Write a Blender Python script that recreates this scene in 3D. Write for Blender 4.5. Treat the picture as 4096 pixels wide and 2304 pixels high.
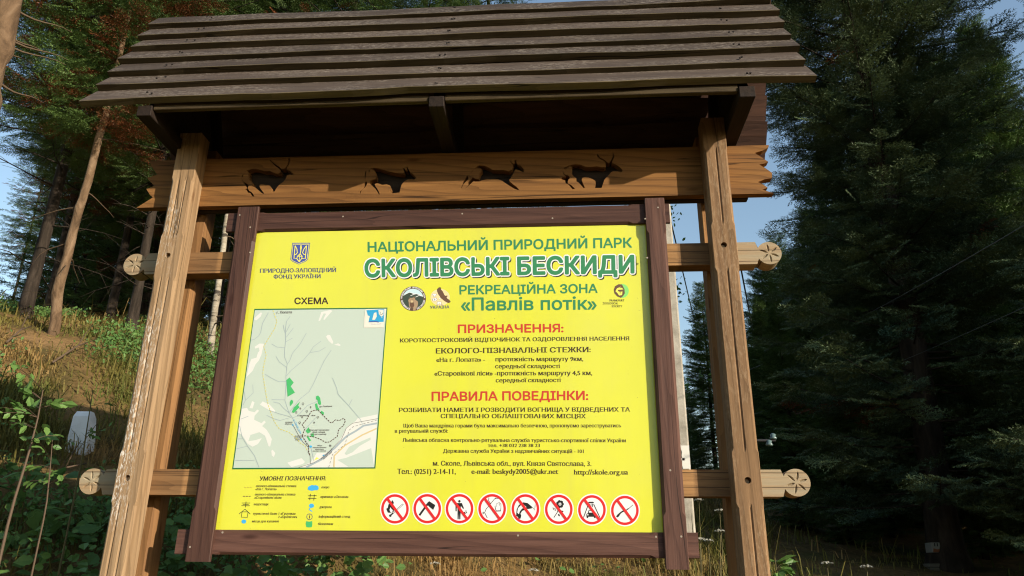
import bpy, bmesh, math, random
import numpy as np
from mathutils import Vector, Matrix
from mathutils.geometry import delaunay_2d_cdt

for o in list(bpy.data.objects): bpy.data.objects.remove(o)
SC = bpy.context.scene
COL = SC.collection

# ------------------------------------------------------------------ camera, sky, sun, exposure
F = 3041.0                                   # focal length in pixels of the 4096 wide photograph
_U = np.array([80., 8100., -F]); _U /= np.linalg.norm(_U)
_X = np.array([45700., 688., F]); _X -= _X.dot(_U)*_U; _X /= np.linalg.norm(_X)
ROT = np.stack([_X, np.cross(_U, _X), _U])   # world = ROT @ camera
CAM = np.array([0., -3.6, 1.6])
cd = bpy.data.cameras.new('camera'); cam = bpy.data.objects.new('camera', cd); COL.objects.link(cam)
mw = Matrix([list(ROT[i])+[CAM[i]] for i in range(3)]+[[0, 0, 0, 1]]); cam.matrix_world = mw
cd.sensor_width = 36; cd.lens = 36*F/4096; cd.clip_start = .05; cd.clip_end = 3000
SC.camera = cam

SUN = Vector((1.45, -1.0, .55)).normalized()
w = bpy.data.worlds.new("World"); SC.world = w; w.use_nodes = True
nt = w.node_tree; bg = nt.nodes['Background']
sky = nt.nodes.new('ShaderNodeTexSky'); sky.sky_type = 'NISHITA'; sky.sun_disc = False
sky.sun_elevation = math.asin(SUN.z); sky.sun_rotation = math.atan2(SUN.x, SUN.y)
sky.altitude = 500; sky.air_density = 1.35; sky.dust_density = .9; sky.ozone_density = 1.2
nt.links.new(sky.outputs[0], bg.inputs[0]); bg.inputs[1].default_value = .15
sd = bpy.data.lights.new('sun', 'SUN'); sd.energy = 4.5; sd.angle = math.radians(.55); sd.color = (1, .89, .73)
so = bpy.data.objects.new('sun', sd); COL.objects.link(so); so.rotation_euler = SUN.to_track_quat('Z', 'Y').to_euler()
SC.view_settings.view_transform = 'Standard'; SC.view_settings.look = 'None'
SC.view_settings.exposure = 0.55; SC.view_settings.gamma = 1
SC.cycles.max_bounces = 5; SC.cycles.diffuse_bounces = 3; SC.cycles.glossy_bounces = 2; SC.cycles.transmission_bounces = 3
SC.cycles.use_denoising = True; SC.cycles.denoising_input_passes = 'RGB_ALBEDO_NORMAL'; SC.cycles.denoising_prefilter = 'NONE'; SC.cycles.filter_width = 1.15; SC.cycles.use_adaptive_sampling = True; SC.cycles.adaptive_threshold = .012
SC.cycles.caustics_reflective = False; SC.cycles.caustics_refractive = False

# ------------------------------------------------------------------ helpers
def tessellate_polygon(loops):
    """triangles of an outline with holes (indices into the joined loops)"""
    P = [Vector((p[0], p[1])) for l in loops for p in l]; E = []; b = 0
    for l in loops:
        E += [(b+i, b+(i+1) % len(l)) for i in range(len(l))]; b += len(l)
    vs, _, fs, orig, _, _ = delaunay_2d_cdt(P, E, [], 0, 1e-9)
    S = [(P[i], P[j]) for i, j in E]; out = []
    back = [o[0] if o else min(range(len(P)), key=lambda k: (P[k]-vs[i]).length) for i, o in enumerate(orig)]
    for f in fs:
        c = (vs[f[0]]+vs[f[1]]+vs[f[2]])/3; ins = False
        for a, d in S:
            if (a.y > c.y) != (d.y > c.y) and c.x < (d.x-a.x)*(c.y-a.y)/(d.y-a.y)+a.x: ins = not ins
        if ins: out.append(tuple(back[i] for i in f))
    return out
def ray(px, py):
    return ROT @ np.array([(px-2048)/F, -(py-1152)/F, -1.])
def bp(px, py, y):                            # the point of the plane Y = y behind a pixel
    d = ray(px, py); return CAM + d*((y-CAM[1])/d[1])
def sstep(x, a, b):
    t = np.clip((x-a)/(b-a), 0, 1); return t*t*(3-2*t)
def ground(x, y):
    x = np.asarray(x, float); y = np.asarray(y, float)
    z = np.where(y < 0, .9+.25*np.maximum(y, -3.6), .9+.17*np.minimum(y, 12)) - .05*np.clip(x-1, 0, 8)
    d = -.75*x+.55*y-1.7
    dd = np.log1p(np.exp(np.clip(d*3, -30, 30)))/3
    hill = .45*np.minimum(dd, 6.4)+.10*np.maximum(dd-6.4, 0)
    hill = np.minimum(hill, 6+.02*dd)*sstep(-x, -4.5, .5)
    z = z+hill*sstep(y, -3, 1.0)
    z = z+.07*np.sin(x*1.3+y*.7)*np.cos(y*1.1-x*.4)+.03*np.sin(x*4.1)*np.sin(y*3.7+1)
    far = np.hypot(x, y); return z+np.clip(far-40, 0, None)*.05
def at_ground(px, py, t0=2.0, t1=60):
    d = ray(px, py); d = d/np.hypot(d[0], d[1])
    for t in np.arange(t0, t1, .05):
        p = CAM+d*t
        if p[2] <= ground(p[0], p[1]): return np.array([p[0], p[1], float(ground(p[0], p[1]))])
    return CAM+d*t1
def az_point(px, dist):                       # a point of the ground seen in the column px at the horizon
    d = ray(px, 2293); d = d/np.hypot(d[0], d[1]); p = CAM+d*dist
    return np.array([p[0], p[1], float(ground(p[0], p[1]))])

class Bld:
    def __init__(s): s.v = []; s.f = []; s.m = []
    def add(s, vs, fs, m=0):
        b = len(s.v); s.v += [tuple(map(float, v)) for v in vs]
        for f in fs: s.f.append(tuple(b+i for i in f)); s.m.append(m)
    def box(s, x0, x1, y0, y1, z0, z1, m=0, bev=.003):
        b = min(bev, (x1-x0)/4, (y1-y0)/4, (z1-z0)/4)
        bm = bmesh.new(); bmesh.ops.create_cube(bm, size=1)
        for v in bm.verts:
            v.co = Vector(((x0+x1)/2+v.co.x*(x1-x0), (y0+y1)/2+v.co.y*(y1-y0), (z0+z1)/2+v.co.z*(z1-z0)))
        if b > 0: bmesh.ops.bevel(bm, geom=bm.edges[:], offset=b, segments=1, affect='EDGES')
        bm.verts.index_update(); s.add([v.co for v in bm.verts], [[v.index for v in f.verts] for f in bm.faces], m); bm.free()
    def tube(s, pts, rads, n=8, m=0, cap=True):
        pts = [Vector(p) for p in pts]; b = len(s.v); prev = None
        for i, p in enumerate(pts):
            t = (pts[min(i+1, len(pts)-1)]-pts[max(i-1, 0)]).normalized()
            if prev is None:
                a = t.orthogonal().normalized()
            else:
                a = (prev-t*prev.dot(t)).normalized()
            prev = a; c = t.cross(a)
            for k in range(n):
                an = 2*math.pi*k/n; s.v.append(tuple(p+(a*math.cos(an)+c*math.sin(an))*rads[i]))
        for i in range(len(pts)-1):
            for k in range(n):
                s.f.append((b+i*n+k, b+i*n+(k+1) % n, b+(i+1)*n+(k+1) % n, b+(i+1)*n+k)); s.m.append(m)
        if cap:
            s.f.append(tuple(b+k for k in range(n))[::-1]); s.m.append(m)
            e = b+(len(pts)-1)*n; s.f.append(tuple(e+k for k in range(n))); s.m.append(m)
    def prism(s, outer, holes, y0, y1, m=0, mh=0):   # outline in XZ, extruded along Y, with holes
        loops = [outer]+holes; flat = [p for l in loops for p in l]; n = len(flat)
        tris = tessellate_polygon([[Vector((p[0], p[1], 0)) for p in l] for l in loops])
        s.add([(p[0], y0, p[1]) for p in flat], tris, m)
        s.add([(p[0], y1, p[1]) for p in flat], [t[::-1] for t in tris], m)
        for li, l in enumerate(loops):
            k = len(l)
            s.add([(p[0], y0, p[1]) for p in l]+[(p[0], y1, p[1]) for p in l],
                  [(i, (i+1) % k, k+(i+1) % k, k+i) for i in range(k)], m if li == 0 else mh)
    def build(s, name, mats, parent=None, smooth=False, loc=None):
        me = bpy.data.meshes.new(name); L = Vector(loc) if loc is not None else (parent_loc(parent))
        me.from_pydata([tuple(Vector(v)-L) for v in s.v], [], s.f)
        if not isinstance(mats, (list, tuple)): mats = [mats]
        for m in mats: me.materials.append(m)
        me.polygons.foreach_set('material_index', s.m)
        if smooth: me.polygons.foreach_set('use_smooth', [True]*len(s.f))
        bm = bmesh.new(); bm.from_mesh(me); bmesh.ops.recalc_face_normals(bm, faces=bm.faces[:]); bm.to_mesh(me); bm.free()
        o = bpy.data.objects.new(name, me); COL.objects.link(o)
        if parent is not None: o.parent = parent
        elif loc is not None: o.location = L
        return o
def parent_loc(p):
    L = Vector((0, 0, 0))
    while p is not None: L = L+p.location; p = p.parent
    return L
def fast_mesh(name, tri_verts, mats, mi=None, quads=False):
    k = 4 if quads else 3
    v = np.ascontiguousarray(tri_verts, np.float32).reshape(-1, 3); n = len(v)//k
    me = bpy.data.meshes.new(name); me.vertices.add(len(v)); me.vertices.foreach_set('co', v.ravel())
    me.loops.add(n*k); me.loops.foreach_set('vertex_index', np.arange(n*k, dtype=np.int32))
    me.polygons.add(n); me.polygons.foreach_set('loop_start', np.arange(0, n*k, k, dtype=np.int32))
    try: me.polygons.foreach_set('loop_total', np.full(n, k, np.int32))
    except Exception: pass
    for m in (mats if isinstance(mats, (list, tuple)) else [mats]): me.materials.append(m)
    if mi is not None: me.polygons.foreach_set('material_index', np.ascontiguousarray(mi, np.int32))
    me.update(calc_edges=True); return me
def empty(name, loc=(0, 0, 0)):
    o = bpy.data.objects.new(name, None); o.empty_display_size = .1; COL.objects.link(o); o.location = loc; return o
def tag(o, label=None, cat=None, group=None, kind=None):
    if label: o['label'] = label
    if cat: o['category'] = cat
    if group: o['group'] = group
    if kind: o['kind'] = kind
    return o
def dup(root, loc, rz=0., sc=1.):
    r = root.copy(); COL.objects.link(r); r.location = loc; r.rotation_euler = (0, 0, rz); r.scale = (sc, sc, sc)
    for ch in list(root.children):
        c = ch.copy(); COL.objects.link(c); c.parent = r
        for g in ch.children:
            e = g.copy(); COL.objects.link(e); e.parent = c
    return r

# ------------------------------------------------------------------ materials
def mat(name):
    m = bpy.data.materials.new(name); m.use_nodes = True; n = m.node_tree
    return m, n, n.nodes['Principled BSDF']
def N(n, t, **kw):
    x = n.nodes.new('ShaderNode'+t)
    for k, v in kw.items():
        if k.startswith('i_'):
            key = k[2:]; x.inputs[int(key) if key.isdigit() else key].default_value = v
        else: setattr(x, k, v)
    return x
def ramp(n, fac, stops):
    r = N(n, 'ValToRGB'); e = r.color_ramp.elements
    while len(e) < len(stops): e.new(.5)
    for q, (p, c) in zip(e, stops): q.position = p; q.color = (*c, 1) if len(c) == 3 else c
    n.links.new(fac, r.inputs[0]); return r
def mixc(n, fac, a, b, mode='MIX'):
    x = N(n, 'MixRGB', blend_type=mode)
    for i, v in enumerate((fac, a, b)):
        if isinstance(v, (int, float)): x.inputs[i].default_value = v
        elif isinstance(v, tuple): x.inputs[i].default_value = (*v, 1)
        else: n.links.new(v, x.inputs[i])
    return x.outputs[0]
def plain(name, c, rough=.6, spec=.3):
    m, n, p = mat(name); p.inputs['Base Color'].default_value = (*c, 1); p.inputs['Roughness'].default_value = rough
    p.inputs['Specular IOR Level'].default_value = spec; return m
def coords(n, scale, rnd=True):
    tc = N(n, 'TexCoord'); mp = N(n, 'Mapping'); mp.inputs['Scale'].default_value = scale
    n.links.new(tc.outputs['Object'], mp.inputs['Vector'])
    if rnd:
        oi = N(n, 'ObjectInfo'); mu = N(n, 'Math', operation='MULTIPLY', i_1=53.7); n.links.new(oi.outputs['Random'], mu.inputs[0])
        ad = N(n, 'VectorMath', operation='ADD'); n.links.new(mp.outputs[0], ad.inputs[0]); n.links.new(mu.outputs[0], ad.inputs[1])
        return ad.outputs[0]
    return mp.outputs[0]
def noise(n, vec, scale=1., detail=4., rough=.55, dist=0.):
    t = N(n, 'TexNoise'); n.links.new(vec, t.inputs['Vector'])
    for k, v in (('Scale', scale), ('Detail', detail), ('Roughness', rough), ('Distortion', dist)): t.inputs[k].default_value = v
    return t.outputs['Fac']
def maprange(n, v, a, b, c=0., d=1.):
    x = N(n, 'MapRange', i_1=a, i_2=b, i_3=c, i_4=d); n.links.new(v, x.inputs[0]); return x.outputs[0]
def wood(name, light, dark, axis, rough=.7, speck=0., speckc=(.55, .5, .42), speckm=None, grain=1., extra=None, knot=True, ring=.35):
    """sawn spruce: grain streaks along one axis, ring lines, knots, flaked finish"""
    m, n, p = mat(name); ax = 'XYZ'.index(axis)
    def sc(along, across): return tuple(along if i == ax else across for i in range(3))
    g = noise(n, coords(n, sc(1.3, 34)), 1, 5, .6, .4)
    col = ramp(n, g, [(.28, dark), (.5, tuple((a+b)/2 for a, b in zip(light, dark))), (.72, light)]).outputs[0]
    big = noise(n, coords(n, sc(1.1, 4)), 1, 3, .5)
    col = mixc(n, maprange(n, big, .35, .7, 0, .45), col, tuple(c*.55 for c in light))
    wv = N(n, 'TexWave', wave_type='BANDS', bands_direction='DIAGONAL', wave_profile='SAW')
    n.links.new(coords(n, sc(.55, 6)), wv.inputs['Vector'])
    for k, v in (('Scale', 2.3), ('Distortion', 9.), ('Detail', 2.), ('Detail Scale', .7)): wv.inputs[k].default_value = v
    col = mixc(n, maprange(n, wv.outputs['Fac'], .6, 1., 0, ring), col, tuple(c*.45 for c in dark))
    oi = N(n, 'ObjectInfo'); tone = maprange(n, oi.outputs['Random'], 0, 1, .76, 1.22); hs = N(n, 'HueSaturation'); n.links.new(col, hs.inputs['Color']); n.links.new(tone, hs.inputs['Value']); col = hs.outputs[0]
    ck = noise(n, coords(n, sc(.45, 15)), 1, 2, .4, .15); ab = N(n, 'Math', operation='SUBTRACT', i_1=.5); n.links.new(ck, ab.inputs[0]); a2 = N(n, 'Math', operation='ABSOLUTE'); n.links.new(ab.outputs[0], a2.inputs[0])
    cm = N(n, 'Math', operation='MULTIPLY'); n.links.new(maprange(n, a2.outputs[0], .004, .010, .85, 0), cm.inputs[0]); n.links.new(maprange(n, noise(n, coords(n, sc(.9, 5)), 1, 2, .5), .48, .56), cm.inputs[1])
    col = mixc(n, cm.outputs[0], col, tuple(c*.22 for c in dark))
    if knot:
        vo = N(n, 'TexVoronoi'); n.links.new(coords(n, sc(1.6, 6)), vo.inputs['Vector']); vo.inputs['Scale'].default_value = 1.5
        col = mixc(n, maprange(n, vo.outputs['Distance'], .05, .13, .75, 0), col, (dark[0]*.55, dark[1]*.42, dark[2]*.35))
    if speck:
        s = noise(n, coords(n, sc(34, 150)), 1, 4, .65)
        b = noise(n, coords(n, sc(2.2, 7)), 1, 2, .5)
        mm = N(n, 'Math', operation='MULTIPLY'); n.links.new(maprange(n, s, .52, .58), mm.inputs[0]); n.links.new(maprange(n, b, .38, .55, 0, speck), mm.inputs[1])
        f = mm.outputs[0]
        if speckm:
            tc = N(n, 'TexCoord'); sx = N(n, 'SeparateXYZ'); n.links.new(tc.outputs['Object'], sx.inputs[0])
            m2 = N(n, 'Math', operation='MULTIPLY'); n.links.new(f, m2.inputs[0]); n.links.new(maprange(n, sx.outputs[speckm[0]], speckm[1], speckm[2]), m2.inputs[1]); f = m2.outputs[0]
        col = mixc(n, f, col, speckc)
    if extra: col = extra(n, col)
    n.links.new(col, p.inputs['Base Color'])
    ro = maprange(n, g, .3, .7, rough-.02, min(1, rough+.2)); n.links.new(ro, p.inputs['Roughness']); p.inputs['Specular IOR Level'].default_value = .2
    bu = N(n, 'Bump', i_Strength=.6*grain, i_Distance=.006); n.links.new(g, bu.inputs['Height']); n.links.new(bu.outputs[0], p.inputs['Normal'])
    return m

# ------------------------------------------------------------------ information stand: measures in metres
YPANEL, YF = -.025, -.06
stand = empty('information_stand', (-.616, 0, float(ground(-.6, 0))))
tag(stand, 'roofed wooden information stand with a yellow park notice board and carved crossbeams', 'information board')

def peg_extra(n, col):
    # the ends outside the posts are greyed by weather, the strip left of the board is still fresh wood
    tc = N(n, 'TexCoord'); sx = N(n, 'SeparateXYZ'); n.links.new(tc.outputs['Object'], sx.inputs[0])
    ab = N(n, 'Math', operation='ABSOLUTE'); n.links.new(sx.outputs[0], ab.inputs[0])
    nz = noise(n, coords(n, (1.5, 30, 30)), 1, 4, .6)
    w1 = N(n, 'Math', operation='MULTIPLY'); n.links.new(maprange(n, ab.outputs[0], 1.36, 1.5), w1.inputs[0]); n.links.new(maprange(n, nz, .3, .6, .35, .9), w1.inputs[1])
    col = mixc(n, w1.outputs[0], col, (.33, .28, .19))
    mid = N(n, 'Math', operation='MULTIPLY'); n.links.new(maprange(n, ab.outputs[0], 1.195, 1.21), mid.inputs[0]); n.links.new(maprange(n, ab.outputs[0], 1.36, 1.4, 1, 0), mid.inputs[1])
    col = mixc(n, mid.outputs[0], col, (.62, .62, .66), 'MULTIPLY')  # darker run: faded wood on the left, the post's shadow painted in on the right
    cr = N(n, 'TexWave', wave_type='BANDS', bands_direction='Z'); n.links.new(coords(n, (.35, 1, 9)), cr.inputs['Vector'])
    for k, v in (('Scale', .55), ('Distortion', 1.5), ('Detail', 1.)): cr.inputs[k].default_value = v
    return mixc(n, maprange(n, cr.outputs['Fac'], .988, .998, 0, .8), col, (.02, .012, .008))

M_post = wood('post_wood', (.41, .275, .155), (.25, .155, .08), 'Z', ring=.5, speck=.95, speckc=(.6, .56, .5), speckm=(0, -1.38, -1.46), grain=1.2)
M_postr = wood('post_wood_right', (.36, .215, .11), (.21, .118, .056), 'Z', ring=.5, speck=.22, speckc=(.44, .33, .21), grain=1.)
M_rear = wood('rear_post_wood', (.38, .20, .08), (.22, .105, .04), 'Z')
M_peg = wood('crossbar_wood', (.42, .235, .10), (.25, .13, .052), 'X', extra=peg_extra)
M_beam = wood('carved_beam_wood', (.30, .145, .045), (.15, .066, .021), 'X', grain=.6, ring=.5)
M_frameV = wood('stained_frame_upright', (.145, .072, .053), (.06, .028, .022), 'Z', rough=.5, knot=True)
M_frameH = wood('stained_frame_rail', (.125, .062, .046), (.05, .023, .018), 'X', rough=.5)
M_roof = wood('roof_board', (.092, .068, .053), (.046, .033, .026), 'X', rough=.8, speck=.6, speckc=(.23, .195, .16))
M_roofe = wood('roof_board_edge', (.13, .102, .058), (.062, .048, .027), 'X', rough=.85, knot=False)  # olive edge colour, lightened to stand in for light bounced off the ground
M_under = wood('roof_board_underside', (.115, .062, .045), (.06, .032, .024), 'X', rough=.8)
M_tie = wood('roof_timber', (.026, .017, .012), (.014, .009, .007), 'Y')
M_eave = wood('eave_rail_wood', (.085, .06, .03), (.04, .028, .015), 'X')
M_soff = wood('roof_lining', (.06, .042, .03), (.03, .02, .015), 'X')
M_hole = plain('hole_dark', (.012, .009, .007), .9)
M_dowel = wood('dowel_wood', (.5, .4, .28), (.3, .22, .14), 'Y')
M_screw = plain('screw_steel', (.32, .27, .22), .45)

def bar(rings, x0, x1, y0, y1, grooves=(), ax='Z', m=0):
    """timber bar with stopped chamfers on its front edges: rings of (position, chamfer, groove depth)"""
    b = Bld(); R = []
    for (t, c, g) in rings:
        c = max(c, .003); s = [(x0+c, y0)]
        for gx in grooves: s += [(gx-.007, y0), (gx, y0+max(g, .0004)), (gx+.007, y0)]
        s += [(x1-c, y0), (x1, y0+c), (x1, y1), (x0, y1), (x0, y0+c)]
        R.append([(x, y, t) if ax == 'Z' else (t, y, x) for x, y in s])
    k = len(R[0])
    for r in R: b.v += r
    for i in range(len(R)-1):
        for j in range(k): b.f.append((i*k+j, i*k+(j+1) % k, (i+1)*k+(j+1) % k, (i+1)*k+j)); b.m.append(m)
    b.f.append(tuple(range(k))); b.m.append(m); b.f.append(tuple((len(R)-1)*k+j for j in range(k))); b.m.append(m)
    return b
def drill(o, cs, r, depth):                   # cut real round holes
    bld = Bld()
    for (x, y, z) in cs: bld.tube([(x, y-.03, z), (x, y+depth, z)], [r, r], 20)
    c = bld.build('cutter', M_hole, None, loc=(0, 0, 0)); bpy.context.view_layer.update()
    c.location = (0, 0, 0)
    md = o.modifiers.new('b', 'BOOLEAN'); md.object = c; md.operation = 'DIFFERENCE'; md.solver = 'EXACT'
    bpy.context.view_layer.update()
    me = bpy.data.meshes.new_from_object(o.evaluated_get(bpy.context.evaluated_depsgraph_get()))
    o.modifiers.clear(); old = o.data; o.data = me; me.name = o.name; bpy.data.meshes.remove(old); bpy.data.objects.remove(c)
def post(x0, x1, m, holes, gr, zt):
    ch, g = .012, .006
    r = [(.2, ch, g), (1.875, ch, g), (1.895, 0, 0), (2.115, 0, 0), (2.135, ch, g), (2.985, ch, g), (3.01, 0, 0), (3.235, 0, 0), (3.26, ch, g), (zt, ch, g), (zt+.025, 0, 0), (3.86, 0, 0)]
    o = bar(r, x0, x1, -.1, -.001, gr).build('front_post', m, stand)
    drill(o, [bp(px, py, -.1) for px, py in holes], .0145, .03)
    for px, py in holes:
        h = bp(px, py, -.1); d = Bld(); d.tube([(h[0]-.003, -.08, h[2]-.004), (h[0]-.003, -.068, h[2]-.004)], [.0115, .0115], 16); d.build('dowel', M_dowel, o)
    return o
pl = post(-2.096, -1.973, M_post, [(508.5, 1911.8), (671, 1021)], (-2.055, -2.014), 3.56)
pr_ = post(.742, .862, M_postr, [(2992, 1921), (2896, 979)], (.803,), 3.66)
for x0, x1 in ((-2.096, -1.973), (.742, .862)):
    bar([(.2, .02, 0), (3.02, .02, 0), (3.04, 0, 0), (3.86, 0, 0)], x0, x1, .092, .20, ()).build('rear_post', M_rear, stand)

# crossbars with carved disc ends
def crossbar(z0, z1, zc):
    r = .061; xl, xr = -2.271, 1.041
    def end(cx, s):
        pts = []; x_in = cx-s*(r+.004)
        pts += [(x_in, z0 if s > 0 else z1), (cx-s*.052, zc-.028 if s > 0 else zc+.028)]
        a0 = math.radians(152); n = 26
        for i in range(n+1):
            a = -a0+2*a0*i/n
            pts.append((cx+s*r*math.cos(a), zc+(r*math.sin(a) if s > 0 else -r*math.sin(a))))
        pts += [(cx-s*.052, zc+.028 if s > 0 else zc-.028), (x_in, z1 if s > 0 else z0)]
        return pts
    outer = end(xr, 1)+end(xl, -1)
    holes = []; pet = []
    for cx in (xr, xl):
        for k in range(6):
            a = math.radians(30+60*k+(8 if cx > 0 else -5)*(1 if zc > 2.5 else -1.6)); u = (math.cos(a), math.sin(a)); nrm = (-u[1], u[0])
            P = lambda d, e: (cx+u[0]*d+nrm[0]*e, zc+u[1]*d+nrm[1]*e)
            lens = [P(.006, 0), P(.018, -.0052), P(.030, -.0068), P(.042, -.0045), P(.052, 0), P(.042, .0045), P(.030, .0068), P(.018, .0052)]
            holes.append(lens); pet.append((lens, [P(.018, 0), P(.030, 0), P(.042, 0)]))
    b = Bld(); loops = [outer]+holes; flat = [p for l in loops for p in l]
    tris = tessellate_polygon([[Vector((p[0], p[1], 0)) for p in l] for l in loops])
    b.add([(p[0], 0, p[1]) for p in flat], tris)
    tr2 = tessellate_polygon([[Vector((p[0], p[1], 0)) for p in outer]]); b.add([(p[0], .09, p[1]) for p in outer], [t[::-1] for t in tr2])
    k = len(outer); b.add([(p[0], 0, p[1]) for p in outer]+[(p[0], .09, p[1]) for p in outer], [(i, (i+1) % k, k+(i+1) % k, k+i) for i in range(k)])
    for l, c in pet:
        vs = [(p[0], 0, p[1]) for p in l]+[(p[0], .008, p[1]) for p in c]
        b.add(vs, [(0, 1, 8), (1, 2, 9, 8), (2, 3, 10, 9), (3, 4, 10), (4, 5, 10), (5, 6, 9, 10), (6, 7, 8, 9), (7, 0, 8)])
    b.build('crossbar', M_peg, stand)
crossbar(1.934, 2.053, 1.996); crossbar(3.064, 3.184, 3.122)

# carved beam with four running deer cut through it
def CR(x0, y0, s): return lambda pts: [(x0+x*s, y0+y*s) for x, y in pts]
s4 = 280/2029
DEER = [(CR(940, 600, s4), [
  [(345,600),(290,640),(235,720),(185,748),(205,790),(228,760),(255,690),(305,630),(350,618),(390,632),(385,720),(400,830),(440,880),(500,930),(520,985),(490,1050),(560,1070),(620,1110),(680,1165),(760,1235),(815,1272),(845,1255),(800,1200),(740,1120),(712,1060),(715,1000),(800,990),(900,1010),(1000,1025),(1040,1070),(1065,1130),(1062,1215),(1150,1198),(1180,1140),(1240,1050),(1300,990),(1400,925),(1460,850),(1490,780),(1500,735),(1590,715),(1660,725),(1705,690),(1640,650),(1590,600),(1480,560),(1510,500),(1560,420),(1585,320),(1580,240),(1545,235),(1550,320),(1530,410),(1470,500),(1430,550),(1340,555),(1300,500),(1200,430),(1100,360),(1012,275),(998,295),(1090,400),(1190,480),(1270,530),(1320,590),(1310,650),(1230,685),(1130,660),(1000,600),(860,610),(740,580),(620,545),(500,545),(420,570)],
  [(150,800),(240,935),(300,1010),(330,1080),(320,1120),(290,1140),(240,1110),(330,1160),(370,1235),(440,1245),(500,1340),(565,1352),(520,1270),(470,1210),(420,1190),(365,1110),(390,1040),(380,1000),(320,960),(250,925),(190,855)]]),
 (CR(1420, 620, s4), [
  [(470,390),(560,450),(600,500),(620,580),(615,700),(500,715),(440,750),(425,830),(500,890),(600,990),(660,1080),(685,1140),(720,1138),(680,1040),(640,970),(590,900),(570,840),(640,812),(700,830),(780,865),(910,850),(1015,880),(1050,970),(1018,1025),(1070,1110),(1180,1098),(1290,1090),(1320,960),(1350,860),(1400,800),(1470,735),(1540,700),(1640,700),(1710,715),(1755,690),(1760,640),(1690,560),(1600,500),(1560,430),(1520,345),(1490,350),(1520,450),(1460,450),(1440,400),(1400,360),(1390,400),(1430,460),(1420,540),(1300,535),(1150,510),(950,470),(800,420),(680,380),(540,370)],
  [(310,460),(280,540),(275,640),(300,710),(305,600),(330,465)], [(405,440),(395,520),(415,500),(435,420)],
  [(320,750),(350,800),(345,850),(290,940),(200,1015),(150,1120),(133,1115),(140,1060),(190,1020),(240,960),(265,900),(270,830)]]),
 (CR(1820, 610, s4), [
  [(575,465),(740,460),(790,500),(720,600),(695,660),(690,770),(600,765),(540,730),(500,725),(440,800),(380,850),(370,950),(295,1045),(400,960),(540,825),(600,840),(700,835),(820,800),(930,765),(1060,770),(1220,775),(1350,810),(1450,880),(1600,975),(1720,1050),(1820,1085),(1860,1075),(1780,990),(1680,920),(1600,850),(1565,800),(1640,700),(1700,590),(1720,530),(1770,490),(1850,510),(1960,562),(2000,555),(1995,480),(1900,390),(1800,330),(1770,220),(1730,220),(1740,320),(1690,330),(1600,250),(1610,290),(1690,370),(1660,480),(1560,540),(1400,510),(1250,515),(1080,500),(980,440),(850,380),(700,370),(630,410)],
  [(525,485),(400,655),(420,640),(500,550)], [(370,670),(385,770),(300,860),(235,930),(195,1035),(178,1035),(215,920),(220,870),(300,760),(330,700)]]),
 (CR(2220, 580, s4), [
  [(500,640),(430,612),(340,670),(268,700),(265,660),(330,640),(400,600),(480,575),(600,555),(750,570),(900,640),(1050,640),(1200,615),(1320,640),(1420,650),(1480,620),(1475,540),(1430,460),(1330,420),(1230,340),(1215,260),(1250,280),(1300,360),(1450,430),(1510,500),(1580,520),(1640,420),(1680,330),(1665,230),(1690,220),(1720,330),(1680,420),(1640,520),(1750,560),(1850,620),(1960,720),(1945,780),(1820,765),(1680,760),(1630,790),(1570,860),(1480,950),(1430,1010),(1400,1100),(1350,1245),(1150,1245),(1180,1100),(1170,1040),(1090,990),(980,945),(860,935),(790,950),(775,1010),(800,1080),(840,1180),(870,1245),(830,1250),(760,1170),(700,1100),(620,1050),(620,970),(560,920),(490,850),(500,730)],
  [(215,740),(290,860),(400,890),(445,950),(390,1000),(370,1060),(375,1115),(470,1160),(580,1265),(510,1285),(430,1190),(370,1130),(310,1110),(295,1030),(180,990),(190,955),(320,910),(250,850)]])]
def pxz(pts, y): return [(p[0], p[2]) for p in (bp(a, b, y) for a, b in pts)]
holes = [pxz(f(l), 0) for f, ls in DEER for l in ls]
eR = pxz(CR(2600, 300, 700/1679)([(1140,672),(1136,695),(1080,725),(1005,747),(1135,832),(1100,848),(1048,858),(1110,895),(1172,940),(1170,990),(1100,1000),(1035,1027),(1085,1050),(1130,1080),(1078,1100),(1190,1135),(1180,1150)]), 0)
eL = pxz(CR(450, 600, 700/1679)([(225,574),(300,510),(388,455),(360,430),(325,375),(400,343),(330,268),(430,237),(375,155),(335,98)]), 0)
outer = [(x, min(max(z, 3.458), 3.752)) for x, z in eR]
outer = [(eL[-1][0]+.01, 3.752)]+outer+[(.80, 3.458), (eL[0][0]+.06, 3.458)]+[(x, min(max(z, 3.458), 3.75)) for x, z in eL[:-1]]
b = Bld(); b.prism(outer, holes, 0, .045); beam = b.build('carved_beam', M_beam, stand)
b = Bld(); b.box(-2.05, .98, .047, .088, 3.452, 3.74); b.build('backing_board', M_soff, beam)  # dark board added behind the cutouts, its tone standing in for the unlit interior

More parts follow.
